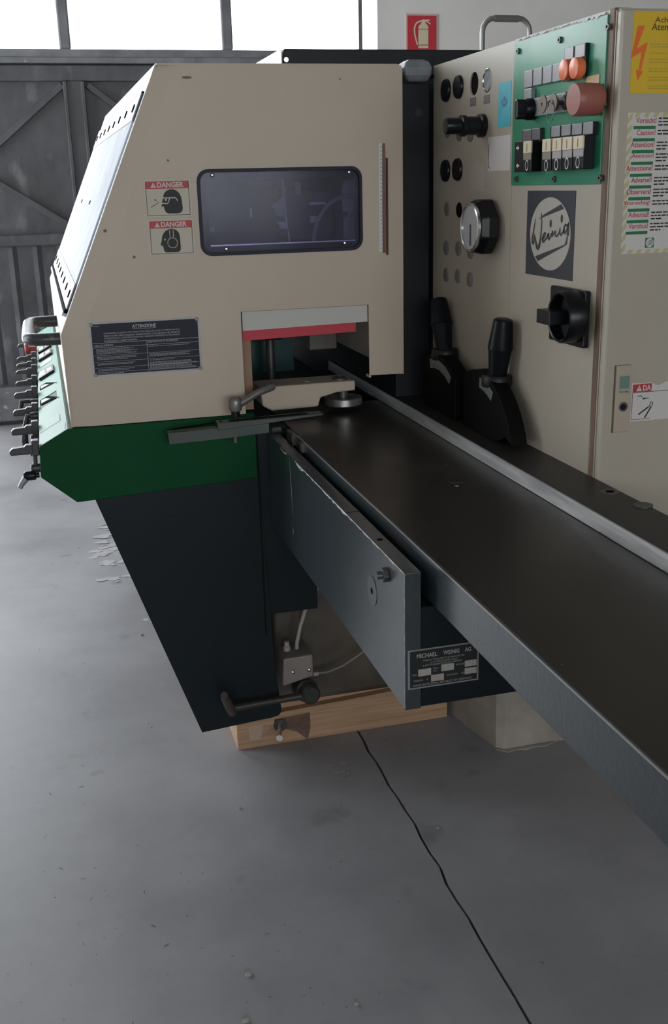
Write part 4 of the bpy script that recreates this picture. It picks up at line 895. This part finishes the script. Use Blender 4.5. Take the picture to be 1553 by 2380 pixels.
# upper pair of legend squares on black backing, orange caps
gbox('backing', ((775, 315), (1070, 232), (1068, 720), (775, 760)), .004, .011, BLACKP)
for p_ in (((788, 318), (908, 285), (905, 462), (785, 480)), ((936, 282), (1066, 243), (1062, 425), (932, 450))): gbox('legend_plate', p_, .011, .0125, GLB)
for p_ in (((228, 638), (338, 604), (336, 845), (228, 858)), ((356, 600), (470, 570), (468, 808), (352, 832)), ((488, 572), (608, 542), (605, 782), (486, 803)), ((620, 540), (745, 505), (745, 755), (618, 778))): gbox('legend_plate', p_, .004, .010, GLB)
for (X, Y), (bx, by) in (((762, 610), (0, 0)), ((908, 585), (0, 0))):
    a, b = CF.px(*g3(X, Y), .0245); MB().lathe(CF.p(a, b, .010), CF.n, [(.0178, 0), (.0178, .006), (.0170, .007), (.0170, .0135), (.0155, .0145)], 28).build('orange_button', ORANGE, gp)
gbox('legend_plate', ((1078, 700), (1262, 668), (1250, 1170), (1075, 1180)), .004, .0055, TAN, lab='tan square plate behind the mushroom button')
a, b = CF.px(*g3(915, 1020), .052); MB().lathe(CF.p(a, b, .0055), CF.n, [(.024, 0), (.0255, .004), (.0265, .034), (.0262, .0445), (.0245, .0475), (.010, .048)], 32).build('mushroom_button', REDBR, gp, label='big faded red mushroom button')
gbox('backing', ((225, 1010), (830, 940), (830, 1190), (225, 1270)), .004, .010, GLB)
for X, Y, r in ((765, 1050, .009),): a, b = CF.px(*g3(X, Y), .018); MB().lathe(CF.p(a, b, .010), CF.n, [(.012, 0), (.012, .006), (.009, .009)], 20).build('lock', STEELD, gp)
for X, Y, r in ((770, 985, .0085),): a, b = CF.px(*g3(X, Y), .016); MB().cyl(CF.p(a, b, .010), CF.n, .0085, .005, 18).build('lamp_cap', GREYL, gp)
KEY = mat('key_nickel', (.26, .22, .19), .3, metal=.8)
for X, Y in ((480, 1083), (625, 1065)):
    a, b = CF.px(*g3(X, Y), .036); MB().lathe(CF.p(a, b, .010), CF.n, [(.012, 0), (.012, .006), (.004, .007), (.004, .018)], 20).build('key_lock', STEELD, gp)
    mb = MB(); CF.plate(mb, circ(a, b, .0155), [circ(a-.001, b, .0032, 12)], .034, .0362); mb.build('key', KEY, gp)
a, b = CF.px(*g3(590, 1180), .037); mb = MB(); pts = [CF.p(a+.014*math.cos(t_), b+.019*math.sin(t_), .037) for t_ in [2*PI*k/20 for k in range(21)]]; mb.tube(pts, .0009, 6); mb.build('key_ring', CHROME, gp)
gbox('legend_plate', ((228, 885), (325, 855), (325, 1020), (225, 1030)), .004, .013, GLB)
a, b = CF.px(*g3(260, 1155), .020); MB().lathe(CF.p(a, b, .004), CF.n, [(.0195, 0), (.0195, .016), (.016, .022)], 26).build('selector_base', BLACKP, gp)
mb = MB(); CF.slab(mb, rrect(a-.0055, b-.0175, a+.0055, b+.0175, .004), .024, .042); mb.build('selector_knob', BLACKP, gp, bevel=.002)
# lower legends and rocker blocks
gbox('backing', ((195, 1445), (445, 1405), (445, 1600), (195, 1620)), .004, .012, mat('brown_black', (.035, .028, .03), .4))
for p_ in (((208, 1450), (318, 1430), (318, 1585), (208, 1595)), ((333, 1425), (440, 1410), (438, 1575), (330, 1583))): gbox('legend_plate', p_, .012, .0135, mat('smoky_legend', (.11, .10, .11), .35))
gbox('backing', ((590, 1390), (1172, 1325), (1172, 1530), (585, 1545)), .004, .014, BLACKP)
for p_ in (((605, 1398), (722, 1378), (720, 1530), (600, 1540)), ((745, 1380), (868, 1360), (865, 1512), (742, 1525)), ((890, 1365), (1022, 1345), (1020, 1500), (888, 1512)), ((1045, 1345), (1172, 1322), (1172, 1495), (1042, 1505))): gbox('legend_plate', p_, .014, .0155, GLB)
gbox('switch_block', ((95, 1605), (325, 1580), (325, 2015), (95, 2028)), .004, .026, BLACKP)
gbox('switch_block', ((470, 1570), (1045, 1512), (1035, 1985), (470, 2005)), .004, .026, BLACKP)
def rocker(c4, m1, sym):
    (x0, y0), (x1, y1), yb0, yb1 = c4
    for f0, f1, m, nm in ((0, .40, CREAM, 'rocker_top'), (.40, .63, m1, 'rocker_middle'), (.63, 1, BLACKP, 'rocker_bottom')):
        tl = (x0, y0+(yb0-y0)*f0); tr = (x1, y1+(yb1-y1)*f0); br = (x1, y1+(yb1-y1)*f1); bl = (x0, y0+(yb0-y0)*f1)
        o, r_ = gbox(nm, (tl, tr, br, bl), .026, .0295 if f0 == 0 else .028, m)
        mb = MB(); cx, cz = (r_[0]+r_[2])/2, (r_[1]+r_[3])/2; hh = r_[3]-r_[1]
        if f0 == 0: CF.flat(mb, rect(cx-.0007, r_[1]+hh*.15, cx+.0007, r_[3]-hh*.2), .0300); mb.build('mark', INK, gp)
        if f1 == 1: CF.ring(mb, (cx, cz), .0052, .0068, .0286, 24, 1.45); mb.build('mark', WHITE, gp)
rocker(((215, 1600), (322, 1592), 2010, 2000), OLIVE, 1)
for (x0, y0, x1, y1) in ((478, 1572, 592, 1560), (615, 1558, 738, 1548), (757, 1545, 885, 1532), (905, 1530, 1040, 1518)):
    rocker(((x0, y0), (x1, y1), y0+435, y1+460), OLIVE if x0 < 500 else GREYL, 1)
for X, Y, s in ((140, 1690, 1), (140, 1935, -1)):
    a, b = CF.px(*g3(X, Y), .0265); mb = MB(); CF.flat(mb, [(a-s*.007, b-.0014), (a-s*.007, b+.0014), (a, b+.0014), (a, b+.0045), (a+s*.007, b), (a, b-.0045), (a, b-.0014)], .0266); mb.build('arrow', WHITE, gp)

# ---- maker emblem
r4 = squad(((1228, 443), (1341, 443), (1330, 653), (1222, 636)), .001); mb = MB(); CF.slab(mb, rect(*r4), .001, .0018); em = mb.build('emblem_plate', mat('emblem_navy', (.018, .022, .030), .4), cab, label='dark emblem with script name in a pale oval')
g4_ = lambda X, Y: CF.px(1200+X/5.667, 420+Y/5.667, .0022)
mb = MB(); cc = [g4_(183, 700), g4_(718, 700), g4_(450, 218), g4_(450, 1185)]
cx, cz = (cc[0][0]+cc[1][0])/2, (cc[2][1]+cc[3][1])/2; ra, rb2 = abs(cc[1][0]-cc[0][0])/2, abs(cc[2][1]-cc[3][1])/2
CF.flat(mb, circ(cx, cz, ra, 48, rb2/ra), .0022); mb.build('pale_oval', mat('emblem_pale', (.40, .37, .32), .5), em)
mb = MB(); D = .0026; EI = mat('emblem_ink', (.022, .018, .018), .5)
G = lambda pts: [g4_(*p_) for p_ in pts]
CF.flat(mb, G([(300, 505), (360, 450), (597, 308), (632, 370), (345, 485)]), D)
CF.flat(mb, G([(252, 995), (285, 1060), (640, 862), (672, 835), (690, 640), (685, 640), (655, 800), (640, 838), (600, 858)]), D)
k = .0027
def st(pts, w): CF.stroke(mb, G(pts), [x_*.00042 for x_ in w], D+.0001)
st([(259, 500), (245, 580), (225, 700), (214, 770), (216, 810), (226, 828), (236, 815), (240, 740), (243, 700), (250, 740), (262, 820), (275, 872), (288, 885), (302, 868), (320, 780), (333, 650), (340, 540), (335, 425)], [5, 8, 12, 16, 18, 14, 10, 8, 6, 8, 14, 20, 24, 20, 14, 10, 8, 5])
st([(348, 780), (385, 720), (392, 690), (378, 685), (358, 720), (346, 770), (350, 800), (365, 802), (400, 755), (432, 690)], [9, 9, 9, 10, 12, 14, 14, 11, 9, 9])
st([(432, 690), (420, 760), (432, 778), (470, 700), (480, 660), (474, 740), (500, 690), (515, 660), (520, 720), (540, 735), (565, 690), (580, 620), (578, 700), (592, 720), (640, 640)], [12, 14, 10, 9, 12, 14, 9, 11, 14, 9, 9, 13, 14, 9, 9])
st([(680, 590), (650, 580), (632, 620), (630, 680), (642, 695), (668, 650), (685, 590), (692, 545), (690, 640), (680, 720)], [9, 11, 13, 12, 10, 9, 10, 8, 16, 22])
for X, Y in ((456, 565), (602, 500)):
    a, b = g4_(X, Y); CF.flat(mb, circ(a, b, .0045, 16, 1.7), D)
mb.build('script_lettering', EI, em)
# ---- main switch
r4 = squad(((1288, 664), (1368, 676), (1362, 807), (1280, 790)), .006)
mb = MB(); CF.slab(mb, rrect(*r4, .004), .001, .012); msw = mb.build('main_switch_plate', BLACKP, cab, bevel=.002, label='square black main switch plate')
a, b = CF.px(1303, 737, .040)
mb = MB().lathe(CF.p(a+.004, b, .012), CF.n, [(.046, 0), (.046, .030), (.043, .0345), (.040, .033), (.038, .016), (.0, .014)], 40); mb.build('main_switch_ring', BLACKP, cab)
mb = MB(); CF.slab(mb, rect(a-.037, b-.012, a+.037, b+.012), .026, .034); CF.slab(mb, rrect(a-.040, b-.0125, a+.012, b+.0125, .002), .034, .068); mb.build('main_switch_handle', BLACKP, cab, bevel=.0015)
# ---- wear
mb = MB(); rz = random.Random(21); up2 = []; dn = []
s_a = S(2.02)
while s_a < S(1.672): up2.append((s_a, ZT)); dn.append((s_a, ZT-.001-rz.uniform(0, .004)*(1 if s_a < S(1.75) else 2))); s_a += .006
CF.flat(mb, up2+dn[::-1], .0046); mb.build('worn_edge', mat('chalky_edge', (.62, .62, .62), .7, var=.2, scale=60), cab, kind='stuff', label='chalky worn top edge over the green panel')
# ---- end door: yellow sticker
def nq(px4, d=0):
    c = [NFd.px(*q_, d) for q_ in px4]; return c
mb = MB(); NFd.slab(mb, rrect(.021, 1.629, .185, 1.751, .004), 0, .0006); ys = mb.build('voltage_sticker', YEL, cab, label='yellow voltage warning sticker with orange flash')
n5 = lambda X, Y: NFd.px(1390+X/5.667, Y/5.667, .001)
mb = MB(); NFd.flat(mb, [n5(*p_) for p_ in ((530, 340), (622, 335), (512, 640), (658, 553), (563, 938), (598, 935), (520, 1065), (505, 915), (535, 935), (578, 680), (435, 768))], .001); mb.build('lightning_flash', ORP, ys)
mb = MB(); a, b = n5(752, 292); h_ = n5(752, 220)[1]-b
NFd.text(mb, 'Achtung', a, b-.003, .050, h_+.003, .001, bold=.01); a, b = n5(708, 398); NFd.text(mb, 'Atenci\u00f3n', a, b, .056, .0105, .001, bold=.01); mb.build('lettering', BROWN_INK, ys)
mb = MB(); rw = random.Random(2)
for Y in (580, 615, 700, 780, 820, 905, 940, 1018, 1055, 1130, 1165):
    a, b = n5(690-(Y-580)*.06, Y+8); NFd.words(mb, a, b, .09, .0016, .001, rw)
mb.build('faded_print', FAINT, ys, kind='stuff')
# ---- end door: multilingual sheet
x0, x1, zb, ztp = NFd.px(1432, 590)[0]-.001, .190, 1.3745, 1.5995
x0 = .020
mb = MB(); NFd.slab(mb, rect(x0, zb, x1, ztp), 0, .0006); ms = mb.build('caution_sheet', PAPER, cab, label='white caution sheet with green bars in many languages')
mb = MB(); YS_ = mat('faded_yellow_stripe', (.46, .42, .20), .6); n_ = 13; wb_ = .0085
for k in range(n_):
    z0 = zb+k*(ztp-zb)/n_; NFd.flat(mb, [(x0, z0), (x0+wb_, z0+.008), (x0+wb_, z0+.017), (x0, z0+.009)], .001)
for k in range(10):
    xx = x0+.012+k*.017; NFd.flat(mb, [(xx, zb), (xx+.008, zb), (xx+.012, zb+.007), (xx+.004, zb+.007)], .001); NFd.flat(mb, [(xx, ztp-.007), (xx+.008, ztp-.007), (xx+.012, ztp), (xx+.004, ztp)], .001)
mb.build('yellow_stripes', YS_, ms)
WORDS = [('Vorsicht!', 505, 770, 1620), ('Caution!', 512, 758, 1782), ('Attention!', 430, 745, 1938), ('\u00a1Atenci\u00f3n!', 428, 733, 2093), ('Attenzione!', 372, 720, 2250)]
rows = [(1477.0, 1523.5, 287.5, 296), (1480, 1522, 315.5, 323.5)]
mbt = MB(); mbg = MB(); mbs = MB(); rw = random.Random(8)
ents = [(t_, 1390+xa/5.667, 1390+xb/5.667, Y/5.667) for t_, xa, xb, Y in WORDS]
z6 = lambda X, Y: (1390+X/9.528, 400+Y/9.528)
for t_, xa, xb, Y in (('Advarsel!', 735, 1192, 232), ('Observera!', 635, 1172, 492), ('Voorzichtig!', 565, 1155, 748), ('Advarsel!', 672, 1130, 1000), ('Varoitus!', 675, 1108, 1250)):
    p_ = z6(xa, Y); r_ = z6(xb, Y); ents.append((t_, p_[0], r_[0], p_[1]))
z_top, z_bot = None, None
for i, (t_, xa, xb, yb) in enumerate(ents):
    a, b = NFd.px(xa, yb, .001); a2, b2 = NFd.px(xb, yb-3, .001); zz = (b+b2)/2-.001
    NFd.text(mbt, t_, a, zz, a2-a, .0085, .001, bold=.012)
    e = a2-.001; NFd.flat(mbg, rect(e-.0405, zz-.0095, e+.0005, zz-.0045), .001)
    for k in range(3 if i % 3 != 1 else 2): NFd.words(mbs, a2+.004, zz+.006-k*.0052, .050 if k < 2 else .02, .0022, .001, rw)
mbt.build('red_headings', CRIM, ms); mbg.build('green_bars', GRN_INK, ms); mbs.build('small_print', INK, ms, kind='stuff')
a0, b0_ = NFd.px(1499, 576, .001); a1, b1_ = NFd.px(1521, 552, .001)
mb = MB(); NFd.flat(mb, rect(a0, b0_, a1, b1_), .001); mb.build('small_emblem', GRN_INK, ms)
mb = MB(); NFd.flat(mb, circ((a0+a1)/2, (b0_+b1_)/2, (a1-a0)*.44), .0013); mb.build('emblem_disc', PAPER, ms)
mb = MB(); cxx, czz, rr_ = (a0+a1)/2, (b0_+b1_)/2, (a1-a0)*.40
for dy in (-.45, 0, .45): NFd.stroke(mb, [(cxx-rr_*.8, czz+dy*rr_-rr_*.25), (cxx+rr_*.8, czz+dy*rr_+rr_*.25)], [.0006, .0016], .0016)
mb.build('emblem_script', GRN_INK, ms)
# ---- lock plate
n7 = lambda X, Y: NFd.px(1390+X/8.503, 820+Y/8.503, .003)
c = [n7(370, 262), n7(640, 228), n7(605, 1530), n7(280, 1590)]
a0 = (c[0][0]+c[3][0])/2; a1 = (c[1][0]+c[2][0])/2; b1 = (c[0][1]+c[1][1])/2; b0_ = (c[2][1]+c[3][1])/2
mb = MB(); NFd.plate(mb, rect(a0-.0012, b0_-.0012, a1, b1), [], 0, .001); mb.build('lock_recess', mat('recess_brown', (.12, .095, .07), .7), cab)
mb = MB(); NFd.slab(mb, rect(a0, b0_, a1, b1), .001, .006); lk = mb.build('lock_plate', mat('lock_beige', (.40, .33, .26), .5), cab, bevel=.0012)
w_, h_ = a1-a0, b1-b0_
mb = MB(); NFd.slab(mb, rect(a0+w_*.2, b0_+h_*.62, a0+w_*.9, b0_+h_*.86), .006, .007); mb.build('insert_frame', GREYL, lk)
mb = MB(); NFd.slab(mb, rect(a0+w_*.24, b0_+h_*.655, a0+w_*.86, b0_+h_*.84), .007, .0075); mb.build('green_insert', mat('dull_green_insert', (.13, .22, .17), .4), lk)
mb = MB(); NFd.text(mb, 'RITTAL', a0+w_*.26, b0_+h_*.595, w_*.62, .0038, .0064, bold=.02, shear=.3); mb.build('lettering', mat('lock_print', (.07, .05, .04), .5), lk)
mb = MB().lathe(NFd.p(a0+w_*.55, b0_+h_*.385, .006), NFd.n, [(.0085, 0), (.0085, .0012), (.006, .0015), (.0055, .0005)], 22); mb.build('lock_rim', STEELD, lk)
mb = MB().cyl(NFd.p(a0+w_*.52, b0_+h_*.385, .0065), NFd.n, .0048, .0015, 16); mb.build('lock_core', BLACKP, lk)
# ---- torn danger sticker
p7 = lambda X, Y: NFd.px(1390+X/8.503, 820+Y/8.503, .001)
mb = MB(); tl = p7(690, 555); bl = p7(625, 1335); xl = (tl[0]+bl[0])/2; zt_, zb_ = tl[1]-.001, bl[1]+.0015
zt_, zb_ = 1.1505, 1.0815
xr = xl+.12
NFd.slab(mb, [(xl, zb_), (xr, zb_), (xr, zt_), (xl+.068, zt_-.0005), (xl+.060, zt_-.004), (xl+.054, zt_-.0065), (xl+.047, zt_-.005), (xl+.040, zt_-.001), (xl+.036, zt_), (xl, zt_)], 0, .0006); ds = mb.build('danger_sticker', PAPER, cab, label='torn danger sticker with cutter drawing beside the lock')
mb = MB(); NFd.flat(mb, rect(xl+.002, zt_-.016, xl+.0395, zt_-.002), .001); mb.build('red_band', RED, ds)
mb = MB(); NFd.flat(mb, [(xl+.009, zt_-.0145), (xl+.020, zt_-.0145), (xl+.0145, zt_-.0035)], .0013); NFd.text(mb, 'DA', xl+.022, zt_-.0145, .016, .0105, .0013, bold=.03); mb.build('lettering', PAPER, ds)
mb = MB(); NFd.flat(mb, rect(xl+.002, zt_-.0172, xr, zt_-.0163), .001); NFd.flat(mb, rect(xl+.0018, zb_+.003, xl+.0026, zt_-.017), .001); NFd.flat(mb, rect(xl+.0018, zb_+.003, xl+.040, zb_+.0038), .001)
NFd.flat(mb, rect(xl+.0142, zt_-.011, xl+.0149, zt_-.006), .0016); NFd.flat(mb, rect(xl+.0142, zt_-.0135, xl+.0149, zt_-.012), .0016)
k_ = lambda u, v: (xl+u*.001, zt_-v*.001)
NFd.stroke(mb, [k_(12, 23), k_(15, 23.5), k_(19, 22.8), k_(22, 26)], .0013, .001); NFd.flat(mb, [k_(23, 27), k_(36, 28), k_(36, 28.8), k_(23, 30)], .001)
NFd.stroke(mb, [k_(16, 57), k_(36, 44)], .0026, .001); NFd.stroke(mb, [k_(29, 64), k_(41, 44)], .0026, .001)
NFd.stroke(mb, [k_(37, 44), k_(40, 35), k_(44, 37), k_(42, 44)], .0015, .001)
mb.build('cutter_pictogram', INK, ds)
